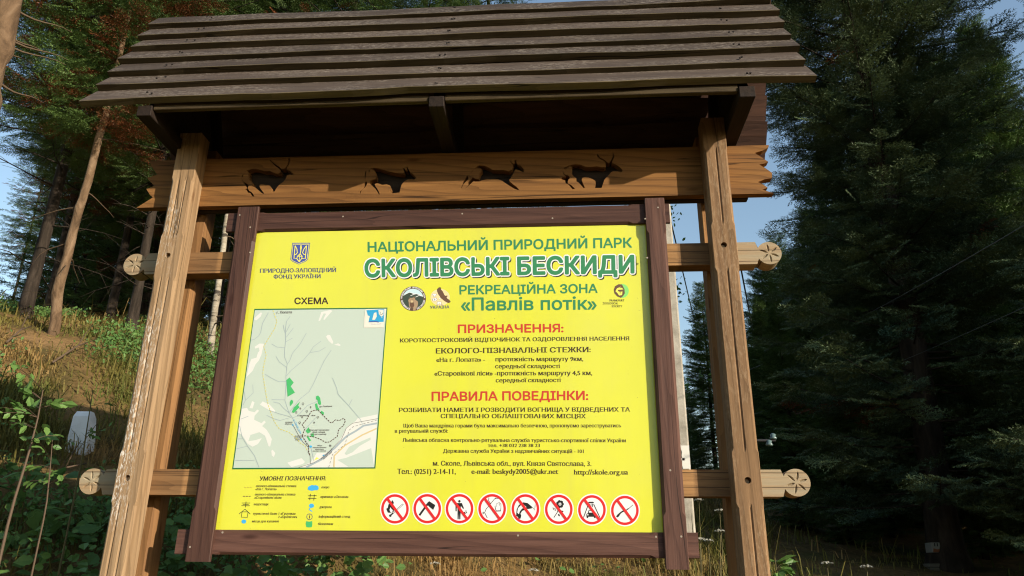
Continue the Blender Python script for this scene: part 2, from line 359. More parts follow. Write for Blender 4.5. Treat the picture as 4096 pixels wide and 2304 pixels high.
# roof: seven lapped boards each side, three ties, rafters, eave rails
roof = empty('roof', (0, 0, 0)); roof.parent = stand; roof.location = (0, 0, 4.2-stand.location.z)
X0, X1, YC = -2.447, 1.222, .055
rnd = random.Random(5)
def roof_board(i, side):
    jt = rnd.uniform(-.007, .007) if 0 < i < 6 else 0; y_lo, z_lo = -.43+i*.0717+.456*jt, 3.826+i*.14+.89*jt
    sl = Vector((0, .0717, .14)).normalized(); nn = Vector((0, -sl.z, sl.y))
    lo = Vector((0, y_lo, z_lo)); Lb = .185 if i < 6 else (.145 if not side else .10); th = .036; n = 26
    ja, jb = rnd.uniform(-.016, .016), rnd.uniform(-.016, .016); sag = rnd.uniform(-.008, .012); tl = rnd.uniform(-.009, .009); w0, w1 = rnd.uniform(0, 6), rnd.uniform(2, 5)
    b = Bld(); rings = []; up = sl*Lb-nn*(.036 if i < 6 else .02)
    for k in range(n+1):
        x = X0+ja+(X1+jb-X0-ja)*k/n; d = .0065*math.sin(w0+w1*x)+.002*math.sin(w1*3*x)+rnd.uniform(-.002, .002)+tl*(2*k/n-1); e = sag*math.sin(math.pi*k/n)+rnd.uniform(-.001, .001)
        a = lo+sl*d+nn*e
        q = [a, a+nn*th, a+nn*(th+.001)+sl*.004, a+up+nn*th*.9, a+up]
        rings.append([(x, (2*YC-v.y) if side else v.y, v.z) for v in q])
    k5 = 5
    for r in rings: b.v += r
    for r in range(n):
        for j in range(k5): b.f.append((r*k5+j, r*k5+(j+1) % k5, (r+1)*k5+(j+1) % k5, (r+1)*k5+j)); b.m.append(0 if j == 2 else 2 if j == 4 else 1)
    b.f.append((0, 1, 2, 3, 4)); b.m.append(1); b.f.append(tuple(n*k5+j for j in range(5))); b.m.append(1)
    if not side:
        for xn in (-2.12, -2.09, -.62, -.60, .90, .92):
            q = lo+sl*(.055+rnd.uniform(-.008, .008))+nn*(th-.002); xn += rnd.uniform(-.012, .012)
            b.tube([(xn, q.y, q.z), (xn, q.y+nn.y*.005, q.z+nn.z*.005)], [.0055, .0055], 6, 3)
    return b.build('roof_board', [M_roof, M_roofe, M_under, M_hole], roof)
for side in (0, 1):
    for i in range(7): roof_board(i, side)
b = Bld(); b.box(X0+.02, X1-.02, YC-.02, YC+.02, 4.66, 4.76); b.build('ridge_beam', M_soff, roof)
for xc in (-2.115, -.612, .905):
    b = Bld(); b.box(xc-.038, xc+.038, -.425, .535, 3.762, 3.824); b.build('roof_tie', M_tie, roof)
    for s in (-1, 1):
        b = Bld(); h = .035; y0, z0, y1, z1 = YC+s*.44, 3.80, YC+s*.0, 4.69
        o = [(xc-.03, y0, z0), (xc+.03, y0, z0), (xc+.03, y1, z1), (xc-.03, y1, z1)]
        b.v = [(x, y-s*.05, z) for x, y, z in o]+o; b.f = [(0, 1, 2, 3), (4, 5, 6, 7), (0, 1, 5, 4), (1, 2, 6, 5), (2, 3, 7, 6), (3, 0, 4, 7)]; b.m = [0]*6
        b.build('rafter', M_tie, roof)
for xc in (-2.15, .925):
    b = Bld(); V = [(-.36, 3.826), (.47, 3.826), (YC, 4.63)]
    b.v = [(x, y, z) for x in (xc, xc+.015) for y, z in V]; b.f = [(0, 1, 2), (3, 4, 5), (0, 1, 4, 3), (1, 2, 5, 4), (2, 0, 3, 5)]; b.m = [0]*5
    b.build('gable_board', M_soff, roof)
for s in (0, 1):
    for xa, xb in ((-2.075, -.652), (-.572, .865)):
        y = -.415 if not s else .525-.03
        b = Bld(); b.box(xa, xb, y, y+.03, 3.802, 3.858); b.build('eave_rail', M_eave, roof)

# ------------------------------------------------------------------ notice board
sign = empty('notice_board', (0, 0, 0)); sign.parent = stand; sign.location = Vector((-.6, 0, 2.5))-stand.location
m, n, p = mat('panel_yellow')
nz = noise(n, coords(n, (3, 3, 3), False), 1, 4, .6); c = mixc(n, maprange(n, nz, .35, .7), (.65, .655, .04), (.61, .62, .045))
sp = noise(n, coords(n, (90, 90, 90), False), 1, 2, .5); c = mixc(n, maprange(n, sp, .76, .79, 0, .8), c, (.2, .16, .03))
st = noise(n, coords(n, (9, 9, .5), False), 1, 4, .6); c = mixc(n, maprange(n, st, .5, .75, 0, .22), c, (.50, .46, .10)); ds = noise(n, coords(n, (2.2, 2.2, 1.4), False), 1, 5, .65); c = mixc(n, maprange(n, ds, .5, .8, 0, .25), c, (.62, .60, .16))
n.links.new(c, p.inputs['Base Color']); p.inputs['Roughness'].default_value = .22; p.inputs['Specular IOR Level'].default_value = .8
wv = noise(n, coords(n, (1.5, 1.5, 1.5), False), 1, 2, .4); bu = N(n, 'Bump', i_Strength=.25, i_Distance=.02); n.links.new(wv, bu.inputs['Height']); n.links.new(bu.outputs[0], p.inputs['Normal'])
M_yellow = m
def ink(name, c): return plain('ink_'+name, c, .4, .45)
I = dict(green=ink('green', (.035, .21, .085)), white=ink('white', (.74, .75, .76)), dark=ink('dark', (.055, .036, .012)), brown=ink('brown', (.045, .022, .014)),
  red=ink('red', (.50, .045, .022)), signred=ink('sign_red', (.62, .018, .02)), slate=ink('slate', (.055, .062, .14)), navy=ink('navy', (.055, .08, .33)),
  map=ink('map', (.48, .565, .50)), cream=ink('map_cream', (.66, .67, .64)), river=ink('river', (.33, .40, .44)), gl=ink('glade', (.06, .42, .13)), fr=ink('map_frame', (.02, .14, .045)),
  ytrail=ink('yellow_trail', (.66, .6, .14)), btrail=ink('brown_trail', (.09, .04, .03)), blue=ink('blue', (.05, .38, .72)), cyan=ink('sticker_blue', (.03, .32, .6)), road=ink('road', (.60, .48, .25)),
  grey=ink('grey', (.14, .13, .12)), black=ink('black', (.012, .012, .012)), lime=ink('lime', (.22, .62, .16)), sand=ink('sand', (.76, .62, .33)), sky=ink('pale_sky', (.5, .68, .74)),
  pine=ink('pine', (.045, .065, .045)), bear=ink('bear', (.36, .25, .15)), bear2=ink('bear_dark', (.13, .07, .04)), tan=ink('emblem_ring', (.10, .055, .035)), lemon=ink('lemon', (.8, .75, .12)), tear=ink('torn_paper', (.7, .68, .6)), olive=ink('olive', (.42, .32, .04)))
SER = .031
def glyphs(body):
    """outlines of a string as triangles, plus small slabs for the serifs of its stems"""
    c = bpy.data.curves.new('t', 'FONT'); c.body = body; c.size = 1; c.resolution_u = 3; c.fill_mode = 'NONE'
    o = bpy.data.objects.new('t', c); COL.objects.link(o); dg = bpy.context.evaluated_depsgraph_get()
    me = o.evaluated_get(dg).to_mesh(); V = [(v.co.x, v.co.y) for v in me.vertices]; nb = {}
    for e in me.edges:
        a, d = e.vertices; nb.setdefault(a, []).append(d); nb.setdefault(d, []).append(a)
    o.evaluated_get(dg).to_mesh_clear(); bpy.data.objects.remove(o); bpy.data.curves.remove(c)
    loops = []; seen = set()
    for st in nb:
        if st in seen: continue
        l = [st]; seen.add(st); cur = st
        while True:
            nx = [q for q in nb[cur] if q not in seen]
            if not nx: break
            cur = nx[0]; seen.add(cur); l.append(cur)
        if len(l) > 2: loops.append([V[i] for i in l])
    bb = [(min(p[0] for p in l), max(p[0] for p in l), min(p[1] for p in l), max(p[1] for p in l)) for l in loops]
    def inside(ls, x, y):
        r = False
        for l in ls:
            for (ax, ay), (dx, dy) in zip(l, l[1:]+l[:1]):
                if (ay > y) != (dy > y) and x < (dx-ax)*(y-ay)/(dy-ay)+ax: r = not r
        return r
    outer = [i for i in range(len(loops)) if not any(j != i and bb[j][0] <= bb[i][0] and bb[j][1] >= bb[i][1] and bb[j][2] <= bb[i][2] and bb[j][3] >= bb[i][3] and inside([loops[j]], *loops[i][0]) for j in range(len(loops)))]
    co, fs, sl = [], [], []
    for k, i in enumerate(outer):
        grp = [loops[i]]+[loops[j] for j in range(len(loops)) if j != i and j not in outer and bb[j][0] >= bb[i][0] and bb[j][1] <= bb[i][1] and bb[j][2] >= bb[i][2] and bb[j][3] <= bb[i][3]]
        b0 = len(co); dz = (k % 2)*.00001
        for l in grp: co += [(x, y, dz) for x, y in l]
        fs += [tuple(b0+q for q in t) for t in tessellate_polygon(grp)]
        if bb[i][3]-bb[i][2] < .25: continue
        for (ax, ay), (dx, dy) in zip(loops[i], loops[i][1:]+loops[i][:1]):
            L = abs(dx-ax)
            if abs(dy-ay) < 2e-3 and .045 < L < .17:
                xm, x0, x1 = (ax+dx)/2, min(ax, dx)-.052, max(ax, dx)+.052; h = .032
                y0, y1 = (ay, ay+h) if inside(grp, xm, ay+.012) else (ay-h, ay); z = .00003+(len(sl)//4 % 2)*.000006
                sl += [(x0, y0, z), (x1, y0, z), (x1, y1, z), (x0, y1, z)]
    return co, fs, sl
class Art:
    """flat print on the board: shapes are traced in crops of the photograph and laid on the board's plane"""
    def __init__(s, crop, layer=1): s.x0, s.y0, s.s = crop; s.b = Bld(); s.mats = []; s.L = layer; s.k = 0
    def P(s, x, y, extra=0):
        q = bp(s.x0+x*s.s, s.y0+y*s.s, YPANEL); return (q[0], YPANEL-.0004*(s.L)-extra, q[2])
    def mi(s, k):
        if k not in s.mats: s.mats.append(k)
        return s.mats.index(k)
    def _e(s): s.k += 1; return (s.k % 20)*.000012
    def poly(s, pts, k, holes=(), lift=0):
        e = s._e()+lift*.00025; loops = [[s.P(x, y, e) for x, y in l] for l in [pts]+list(holes)]
        tr = tessellate_polygon([[Vector((p[0], p[2], 0)) for p in l] for l in loops])
        s.b.add([p for l in loops for p in l], tr, s.mi(k))
    def ell(s, cx, cy, rx, ry, k, lift=0, rin=None, n=40):
        f = lambda a, b: [(cx+a*math.cos(2*math.pi*i/n), cy+b*math.sin(2*math.pi*i/n)) for i in range(n)]
        s.poly(f(rx, ry), k, [f(*rin)] if rin else (), lift)
    def line(s, pts, w, k, dash=None, lift=0, closed=False):
        if closed: pts = pts+[pts[0]]
        if dash:
            on, off = dash; segs = []; cur = []; acc = 0; draw = True
            for (ax, ay), (bx, by) in zip(pts, pts[1:]):
                L = math.hypot(bx-ax, by-ay); t = 0
                while t < L:
                    st = min((on if draw else off)-acc, L-t); t2 = t+st
                    if draw:
                        if not cur: cur = [(ax+(bx-ax)*t/L, ay+(by-ay)*t/L)]
                        cur.append((ax+(bx-ax)*t2/L, ay+(by-ay)*t2/L))
                    acc += st; t = t2
                    if acc >= (on if draw else off)-1e-6:
                        if draw and len(cur) > 1: segs.append(cur)
                        cur = []; acc = 0; draw = not draw
            if len(cur) > 1: segs.append(cur)
        else: segs = [pts]
        for sg in segs:
            e = s._e()+lift*.00025; Lh, Rh = [], []; h = w/2
            for i, (x, y) in enumerate(sg):
                a = sg[max(i-1, 0)]; c = sg[min(i+1, len(sg)-1)]; dx, dy = c[0]-a[0], c[1]-a[1]; l = math.hypot(dx, dy) or 1
                Lh.append(s.P(x-dy/l*h, y+dx/l*h, e)); Rh.append(s.P(x+dy/l*h, y-dx/l*h, e))
            q = len(sg); s.b.add(Lh+Rh, [(i, i+1, q+i+1, q+i) for i in range(q-1)], s.mi(k))
    def text(s, x0, y0, x1, y1, cap, body, k, bold=0., ital=0., lift=0, dx=0, dy=0, n=0, serif=None):
        """lettering fitted to a base line; bold lays n shifted copies round it (n=2: thicker stems only)"""
        if serif is None: serif = bold == SER
        co, fs, slabs = glyphs(body)
        if serif: co = co+slabs; fs = fs+[tuple(len(co)-len(slabs)+4*q+r for r in range(4)) for q in range(len(slabs)//4)]
        xa, xb = min(v[0] for v in co), max(v[0] for v in co)
        A = Vector((x0, y0)); B = Vector((x1, y1)); U = (B-A)/(xb-xa); up = Vector((U.y, -U.x)).normalized()*cap/.729
        sh = [(0, 0)]
        if bold: sh = [(bold*math.cos(2*math.pi*q/n+(.39 if n > 2 else 0)), bold*math.sin(2*math.pi*q/n+(.39 if n > 2 else 0))) for q in range(n)]+([(0, 0)] if n > 2 else [])
        for q, (ox, oy) in enumerate(sh):
            vs = []
            for iv, v in enumerate(co):
                x = v[0]+ox+ital*v[1]-xa; pt = A+U*x+up*(v[1]+oy); vs.append(s.P(pt.x+dx, pt.y+dy, q*.00002+lift*.00025+v[2]))
            s.b.add(vs, fs, s.mi(k))
    def build(s, name, parent): return s.b.build(name, [I[k] for k in s.mats], parent)
z = 700/2536
cA, cB, cC, cD, cE_, cG = (900, 900, z), (1400, 900, z), (1950, 900, z), (900, 1200, z), (900, 1500, z), (850, 1850, z)
cF, cH, cQ = (1500, 1250, 1100/2452), (1480, 1920, 1120/2576), (1300, 1504, 1400/2536)
b = Bld(); b.box(-1.66, .46, YPANEL, -.001, 1.74, 3.30, bev=0); panel = b.build('panel', M_yellow, sign)
a = Art((0, 0, 1), 1)
a.x0, a.y0, a.s = 0, 0, 1
a.text(1472.3, 1007.1, 2526.9, 989.2, 38, 'НАЦІОНАЛЬНИЙ ПРИРОДНИЙ ПАРК', 'green', .028, n=6)
a.text(1839.4, 1177.1, 2389.4, 1171, 35, 'РЕКРЕАЦІЙНА ЗОНА', 'green', .028, n=6)
a.text(1845.8, 1241.7, 2385.6, 1237.3, 50, '«Павлів потік»', 'green', .022, n=6)
for args, body in (((1462, 1107.5, 2034.9, 1098.4, 68), 'СКОЛІВСЬКІ'), ((2072.8, 1097.8, 2534.6, 1090.7, 68), 'БЕСКИДИ')):
    a.text(*args, body, 'black', .08, lift=0, dx=4.5, dy=4.5, n=12)
    a.text(*args, body, 'white', .090, lift=1.3, n=12)
    a.text(*args, body, 'green', .040, lift=2.6, n=10)
a.build('title_text', panel)
a = Art(cF, 1)
for x0, y0, x1, y1, c_, t, k, bo in ((742,182,1678,174,72,'ПРИЗНАЧЕННЯ:','red',.03),(222,267,2268,248,35,'КОРОТКОСТРОКОВИЙ ВІДПОЧИНОК ТА ОЗДОРОВЛЕННЯ НАСЕЛЕННЯ','dark',SER),
  (545,366,1922,353,47,'ЕКОЛОГО-ПІЗНАВАЛЬНІ СТЕЖКИ:','dark',SER),(547,441,980,437,38,'«На г. Лопата» -','dark',SER),(1073,435,1855,432,38,'протяжність маршруту 9км,','dark',SER),
  (1073,498,1648,496,38,'середньої складності','dark',SER),(530,563,1935,558,40,'«Старовікові ліси» -протяжність маршруту 4,5 км,','dark',SER),(1078,623,1656,620,38,'середньої складності','dark',SER),
  (508,787,1898,778,78,'ПРАВИЛА ПОВЕДІНКИ:','red',.03),(212,888,2275,883,38,'РОЗБИВАТИ НАМЕТИ І РОЗВОДИТИ ВОГНИЩА У ВІДВЕДЕНИХ ТА','dark',SER),(587,942,1882,943,38,'СПЕЦІАЛЬНО ОБЛАШТОВАНИХ МІСЦЯХ','dark',SER),
  (253,1025,2193,1024,33,'Щоб Ваша мандрівка горами була максимально безпечною, пропонуємо зареєструватись','dark',SER),(178,1073,650,1071,33,'в рятувальній службі:','dark',SER),
  (247,1153,2238,1157,33,'Львівська обласна контрольно-рятувальна служба туристсько-спортивної спілки України','dark',SER),(1007,1200,1470,1200,31,'тел. +38 032 238 38 23','dark',SER),
  (607,1250,1862,1253,33,'Державна служба України з надзвичайних ситуацій - 101','dark',SER),(515,1365,1928,1369,43,'м. Сколе, Львівська обл., вул. Князя Святослава, 3.','dark',SER)):
    a.text(x0, y0, x1, y1, c_, t, k, bo, n=6 if k == 'red' else 2)
a.x0, a.y0, a.s = cQ
for x0, x1, y, t in ((525, 947, 710, 'Тел.: (0251) 2-14-11,'), (1062, 1690, 709, 'e-mail: beskydy2005@ukr.net'), (1803, 2195, 714, 'http://skole.org.ua')): a.text(x0, y, x1, y, 38, t, 'dark', SER, n=2)
a.build('rules_text', panel)
# left column: coat of arms, heading, map, legend
a = Art(cA, 1)
sh = [(978,258),(1235,258),(1202,500),(1170,530),(1068,572),(980,530),(948,500)]
def inset(pts, f):
    cx = sum(p[0] for p in pts)/len(pts); cy = sum(p[1] for p in pts)/len(pts); return [(cx+(x-cx)*f, cy+(y-cy)*f) for x, y in pts]
a.poly(sh, 'navy'); a.poly(inset(sh, .93), 'lemon', lift=1); a.poly(inset(sh, .87), 'navy', lift=2)
W = 11
a.line([(1018,300),(1000,488),(1045,488)], W, 'lemon', lift=3); a.line([(1018,300),(1042,350),(1050,400),(1032,425),(1012,430)], W, 'lemon', lift=3)
a.line([(1182,300),(1165,488),(1110,488)], W, 'lemon', lift=3); a.line([(1182,300),(1145,350),(1125,400),(1140,425),(1165,430)], W, 'lemon', lift=3)
a.line([(1102,290),(1094,330),(1100,380),(1088,420),(1050,455),(1042,488),(1075,535)], W, 'lemon', lift=3); a.line([(1102,290),(1108,330),(1098,380),(1090,420),(1120,455),(1112,488),(1075,535)], W, 'lemon', lift=3.4)
a.line([(1050,455),(1120,455)], 8, 'lemon', lift=3.8); a.line([(1082,430),(1075,535)], 8, 'lemon', lift=3.8)
a.build('coat_of_arms', panel)
a = Art(cA, 1)
a.text(507, 693, 1612, 680, 60, 'ПРИРОДНО-ЗАПОВІДНИЙ', 'slate', SER, n=2); a.text(707, 776, 1388, 770, 56, 'ФОНД УКРАЇНИ', 'slate', SER, n=2)
a.build('fund_text', panel); a = Art(cA, 1); a.text(1010, 1145, 1492, 1143, 90, 'СХЕМА', 'brown', .03, n=6); a.build('heading_text', panel)
a = Art(cE_, 1)                                # the map
top = [(1.0*x, y-1086.8) for x, y in ((427,128),(2355,110))]
a.poly([top[0], top[1], (2180,1356), (103,1368)], 'fr'); a.poly([(437-3, 147-1086), (2340,126-1086), (2163,1338), (122,1346)], 'map', lift=1)
def up(pts): return [(x, y-1086.8) for x, y in pts]
for pts in (up([(427,262),(520,180),(540,190),(520,240),(455,296),(427,292)]), up([(1355,305),(1395,175),(1540,142),(1550,165),(1440,290),(1425,280),(1465,200),(1430,195),(1380,300)]),
  up([(568,635),(500,632),(430,680),(440,705),(490,690),(500,740),(480,760),(455,838),(385,855),(355,920),(310,1118),(400,1030),(445,930),(490,880),(530,790),(550,700)]),
  up([(1463,530),(1490,505),(1525,510),(1570,610),(1555,640),(1500,590)]), up([(1582,650),(1640,628),(1675,650),(1670,668)]),
  [(355,480),(395,380),(430,395),(400,485)], [(508,430),(545,383),(650,430),(730,520),(715,545),(640,510)], [(245,490),(320,475),(345,520),(430,540),(470,500),(495,520),(430,590),(425,650),(530,700),(570,660),(592,685),(540,740),(600,790),(640,850),(680,930),(655,1040),(630,1030),(580,880),(500,830),(370,870),(340,960),(440,945),(535,915),(480,1000),(400,1040),(330,1000),(240,860),(190,840),(215,640)],
  [(668,1100),(690,1082),(730,1130),(710,1190),(680,1170)], [(905,1270),(1110,1205),(1160,1260),(1130,1290),(960,1336)],
  [(1890,670),(1920,630),(2212,570),(2163,1337),(1070,1337),(1240,1270),(1330,1130),(1450,1130),(1560,1080),(1690,900),(1760,760)]):
    a.poly(pts, 'cream', lift=2)
for pts in ([(1735,1140),(1800,1040),(1980,960),(2110,905),(2110,940),(1950,1030),(1850,1120),(1760,1160)], [(1630,1230),(1760,1200),(2120,1060),(2163,1330),(1790,1330)]): a.poly(pts, 'map', lift=3)
for pts in (up([(630,185),(545,340),(520,470),(490,520),(430,570),(385,582)]), up([(945,237),(895,310),(880,400),(880,600),(870,700),(862,820),(905,925),(895,1000),(885,1110),(890,1180),(890,1250)]),
  up([(845,362),(862,440),(880,490)]), up([(950,345),(890,460)]), up([(992,405),(890,540)]), up([(980,552),(885,605)]), up([(677,638),(755,682),(870,695)]), up([(1180,480),(1090,640),(980,770),(940,880),(905,930)]),
  up([(740,818),(790,900),(900,980)]), up([(1393,596),(1280,680),(1230,765),(1130,880),(960,1020),(890,1100)]), up([(1457,687),(1370,740),(1240,762)]), up([(580,1075),(680,1135),(780,1185),(885,1178)]),
  up([(1540,728),(1440,880),(1360,1050),(1280,1220),(1220,1330),(1080,1440)])+[(1060,380),(930,548)], [(890,100),(870,370),(930,548),(990,640),(1060,800),(1120,880),(1250,1060),(1290,1250)],
  [(677,358),(868,360)], [(700,390),(790,410),(850,480),(930,548)], [(1340,382),(1200,440),(1120,520),(1060,590),(985,620)], [(640,510),(800,565),(890,590),(960,612),(800,660),(700,630),(605,585)], [(1310,625),(1170,780)],
  [(1560,45),(1620,190),(1640,280),(1795,445),(1960,640),(2005,735)], [(1845,350),(1795,445)], [(215,740),(250,900),(330,1030),(430,1170),(495,1337)], [(170,1070),(330,1030)], [(150,1240),(430,1235)], [(190,925),(255,925)], [(260,440),(300,365),(410,260),(405,140)], [(280,240),(300,365)], [(230,640),(340,597)]):
    a.line(pts, 6.5, 'river', lift=3.4)
a.line([(1180,1337),(1400,1225),(1500,1130),(1590,1060),(1700,950),(1760,890),(1900,810),(2010,735),(2205,700)], 26, 'river', lift=3.8)
a.line([(1580,1337),(1585,1170),(1740,1020),(1990,870),(2200,775)], 20, 'road', lift=4.2)
a.line([(1070,1340),(1290,1270),(1450,1180),(1560,1060),(1690,930),(1760,770),(1850,700),(2218,632)], 6, 'grey', lift=4.4)
a.line([(1505,1337),(1560,1150),(1740,1010),(1800,800),(1860,750),(2218,648)], 6, 'grey', dash=(34, 24), lift=4.6)
a.line([(985,720),(1060,860),(1130,970),(1215,1050),(1205,1120),(1235,1170),(1240,1290)], 6, 'grey', lift=4.6)
a.line(up([(697,150),(755,310),(720,420),(620,580),(565,670),(600,800),(560,970),(550,1080),(570,1200)])+[(600,300),(630,440),(680,580),(720,680),(790,780),(930,830),(1010,890),(1090,980),(1170,1030),(1190,1090)], 10, 'ytrail', dash=(26, 18), lift=4.8)
a.line([(1122,880),(1160,780),(1120,720),(1190,640),(1250,530),(1290,515),(1350,505),(1420,580),(1530,690),(1560,690),(1600,650),(1660,660),(1720,628),(1748,660),(1720,730),(1650,790),(1630,890),(1520,970),(1460,975),(1370,925),(1280,895),(1180,882),(1122,884)], 11, 'btrail', dash=(26, 14), lift=5.2)
a.line([(1122,884),(1190,1000),(1215,1030),(1210,1090),(1235,1170)], 11, 'btrail', dash=(26, 14), lift=5.4)
for pts in ([(890,75),(938,36),(997,110),(955,165),(1015,255),(910,316)], [(945,455),(940,400),(960,358),(990,375),(985,410)], [(1090,386),(1062,445),(1085,465),(1000,550),(970,540),(1000,470)], [(1320,350),(1322,310),(1350,297),(1380,330),(1395,420),(1380,438),(1350,415),(1345,370)], [(1305,420),(1335,408),(1350,470),(1375,500),(1340,515),(1318,490)], [(1380,550),(1400,518),(1436,545),(1430,580)], [(1215,757),(1168,810),(1200,850),(1245,825)], [(1250,850),(1285,840),(1295,900),(1245,890)], [(1185,895),(1210,890),(1250,950),(1225,960)]): a.poly(pts, 'gl', lift=3.8)
a.poly([(1330,1190),(1365,1210),(1290,1240)], 'lemon', lift=5); a.ell(1245, 1037, 20, 16, 'blue', 5); a.ell(985, 725, 10, 12, 'blue', 5); a.ell(1108, 935, 10, 12, 'blue', 5); a.ell(1430, 1165, 14, 10, 'blue', 5)
for cx, cy in ((1133,415),(1033,540),(1188,525),(1347,610),(1084,690)): a.ell(cx, cy, 16, 16, 'grey', 5, rin=(11, 11), n=12); a.line([(cx+2, cy+4), (cx+2, cy+26)], 5, 'grey', lift=5.4)
for cx, cy in ((1093,487),(1243,468),(1120,613),(1293,692)): a.line([(cx-12, cy), (cx, cy-16), (cx+12, cy)], 5, 'grey', lift=5); a.line([(cx, cy-14), (cx, cy+18)], 5, 'grey', lift=5.4); a.line([(cx-10, cy+6), (cx+10, cy+2)], 4, 'grey', lift=5.6)
a.line([(1510,1018),(1545,1018)], 5, 'grey', lift=5); a.line([(1510,1030),(1545,1030)], 5, 'grey', lift=5); a.line([(1520,1008),(1520,1040)], 5, 'grey', lift=5.4); a.line([(1535,1008),(1535,1040)], 5, 'grey', lift=5.4)
for t in ((1370,468,1552,462,22,'ур. Плайчики'),(1050,598,1215,597,22,'Старовікові'),(1253,597,1308,597,22,'ліси'),(877,693,980,693,20,'джерело'),(870,718,980,718,20,'«Верхнє»'),(1213,808,1513,806,22,'Місця для тимчасових'),(1268,838,1452,838,22,'літніх таборів'),(1243,868,1468,868,22,'(послуга платна)'),(1012,893,1112,893,20,'джерело'),(1004,920,1112,920,20,'«Залізної'),(1020,947,1090,947,20,'води»'),
  (1343,1031,1408,1031,19,'Місця'),(1275,1058,1470,1058,19,'короткострокового'),(1310,1084,1433,1084,19,'відпочинку'),(1275,1110,1460,1108,19,'(послуга платна)'),(1392,1228,1562,1078,22,'землі Сколівської'),(1432,1226,1556,1116,22,'міської ради')): a.text(*t, 'grey', .02, .18, lift=6, n=2)
a.text(990, 652, 1092, 852, 26, 'р. Павлів потік', 'blue', 0, .1, lift=6)
a.text(752, 198-1086.8, 970, 193-1086.8, 36, 'г. Лопата', 'grey', .025, .1, lift=6, n=2)
mp_ = a.build('trail_map', panel)
a = Art(cD, 4.5)                               # torn sticker on the map corner
a.poly([(2035,135),(2335,128),(2300,400),(2015,402),(2020,250)], 'tear'); a.poly([(2050,150),(2210,140),(2230,230),(2270,262),(2305,235),(2300,318),(2080,325),(2100,235),(2070,225)], 'cyan', lift=1)
a.poly([(2160,190),(2195,180),(2200,240),(2175,290),(2135,290)], 'tear', lift=2); a.poly([(2210,140),(2310,135),(2308,235),(2265,258),(2218,215)], 'cyan', lift=2); a.poly([(2225,150),(2300,146),(2298,225),(2265,245),(2232,205)], 'tear', lift=3)
a.line([(2245,170),(2255,190),(2245,205),(2275,215),(2290,190)], 7, 'grey', lift=4); a.line([(2090,318),(2180,312),(2230,322)], 12, 'navy', lift=3); a.text(2105, 362, 2270, 358, 30, 'львар', 'white', .02, lift=4, n=2)
a.build('torn_sticker', panel)
a = Art(cG, 1)                                 # legend
a.text(675, 262, 1640, 257, 60, 'УМОВНІ ПОЗНАЧЕННЯ:', 'brown', SER, .22, n=2)
for x0, x1, y, t in ((628,1213,357,'еколого-пізнавальна стежка'),(622,927,402,'«На г. Лопата»'),(613,1200,478,'еколого-пізнавальна стежка'),(607,1000,525,'«Старовікові ліси»'),(598,808,620,'водоспади'),(582,1203,757,'туристичні бази: 1 «Гуцулка»'),(950,1223,805,'2 «Пролісок»'),(570,960,868,'місця для купання'),(1578,1690,374,'озеро'),(1563,1968,513,'криниця «Оксана»'),(1548,1725,661,'джерела'),(1538,1996,800,'інформаційний стенд'),(1528,1746,906,'біополяни')):
    a.text(x0, y, x1, y, 35, t, 'brown', SER, .2, n=2)
a.line([(455,364),(568,364)], 8, 'olive', dash=(32, 10)); a.line([(440,489),(553,489)], 10, 'btrail', dash=(32, 10))
for y, x0, x1 in ((587,425,545),(607,440,525),(626,420,542)): a.line([(x0,y),(x1,y)], 8, 'black')
a.line([(487,567),(480,650)], 8, 'black'); a.line([(385,747),(472,675),(548,747)], 8, 'black'); a.line([(428,715),(516,715)], 8, 'black')
a.line([(430,715),(418,792),(505,795),(518,715)], 8, 'black'); a.ell(455, 855, 34, 30, 'blue')
a.poly([(1380,375),(1390,350),(1420,335),(1440,326),(1470,332),(1500,328),(1535,345),(1540,380),(1520,402),(1480,400),(1450,410),(1410,405),(1385,395)], 'blue')
for p, q in (((1400,455),(1412,540)),): pass
a.line([(1420,455),(1410,542)], 8, 'black'); a.line([(1478,465),(1468,550)], 8, 'black'); a.line([(1390,482),(1510,480)], 8, 'black'); a.line([(1385,520),(1507,520)], 8, 'black')
a.ell(1436, 626, 36, 31, 'blue'); a.line([(1425,645),(1400,680),(1415,690),(1445,710)], 14, 'blue')
a.ell(1406, 786, 44, 46, 'slate', rin=(36, 38)); a.line([(1408,775),(1404,812)], 10, 'brown'); a.ell(1410, 762, 7, 7, 'brown', n=10)
a.poly([(1350,885),(1362,850),(1400,858),(1445,848),(1448,900),(1440,935),(1400,942),(1360,935)], 'gl')
a.build('map_legend', panel)
# emblems beside the title
cI = (1580, 1130, 240/2576)
a = Art(cI, 1)
cx, cy, rx, ry = 775, 695, 556, 528
a.ell(cx, cy, rx, ry, 'tan', 0, n=56); a.ell(cx, cy, rx*.80, ry*.80, 'pine', 1, n=56)
skyp = [(355,540)]+[(cx+rx*.80*math.cos(math.radians(t)), cy+ry*.80*math.sin(math.radians(t))) for t in range(-160, -12, 8)]+[(1225,595),(1080,540),(910,475),(830,495),(620,410),(480,480)]
a.poly(skyp, 'sky', lift=2)
for l in ([(360,560),(480,490),(620,425),(690,440),(820,495),(910,485),(1060,535),(1210,605)], [(665,575),(800,515),(900,490)], [(885,630),(960,600),(1030,560),(1130,580),(1210,605)]): a.line(l, 22, 'white', lift=3)
a.poly([(600,650),(640,655),(680,670),(790,650),(800,615),(850,615),(870,660),(860,730),(980,820),(990,940),(960,1050),(900,1100),(880,1210),(765,1210),(790,1100),(640,1110),(600,980),(590,850),(570,780),(590,720)], 'bear', lift=3)
a.poly([(630,850),(700,870),(800,850),(830,980),(780,1090),(680,1100),(640,980)], 'bear2', lift=4); a.ell(730, 820, 38, 46, 'sand', 5, n=14); a.ell(732, 815, 16, 18, 'bear2', 6, n=10)
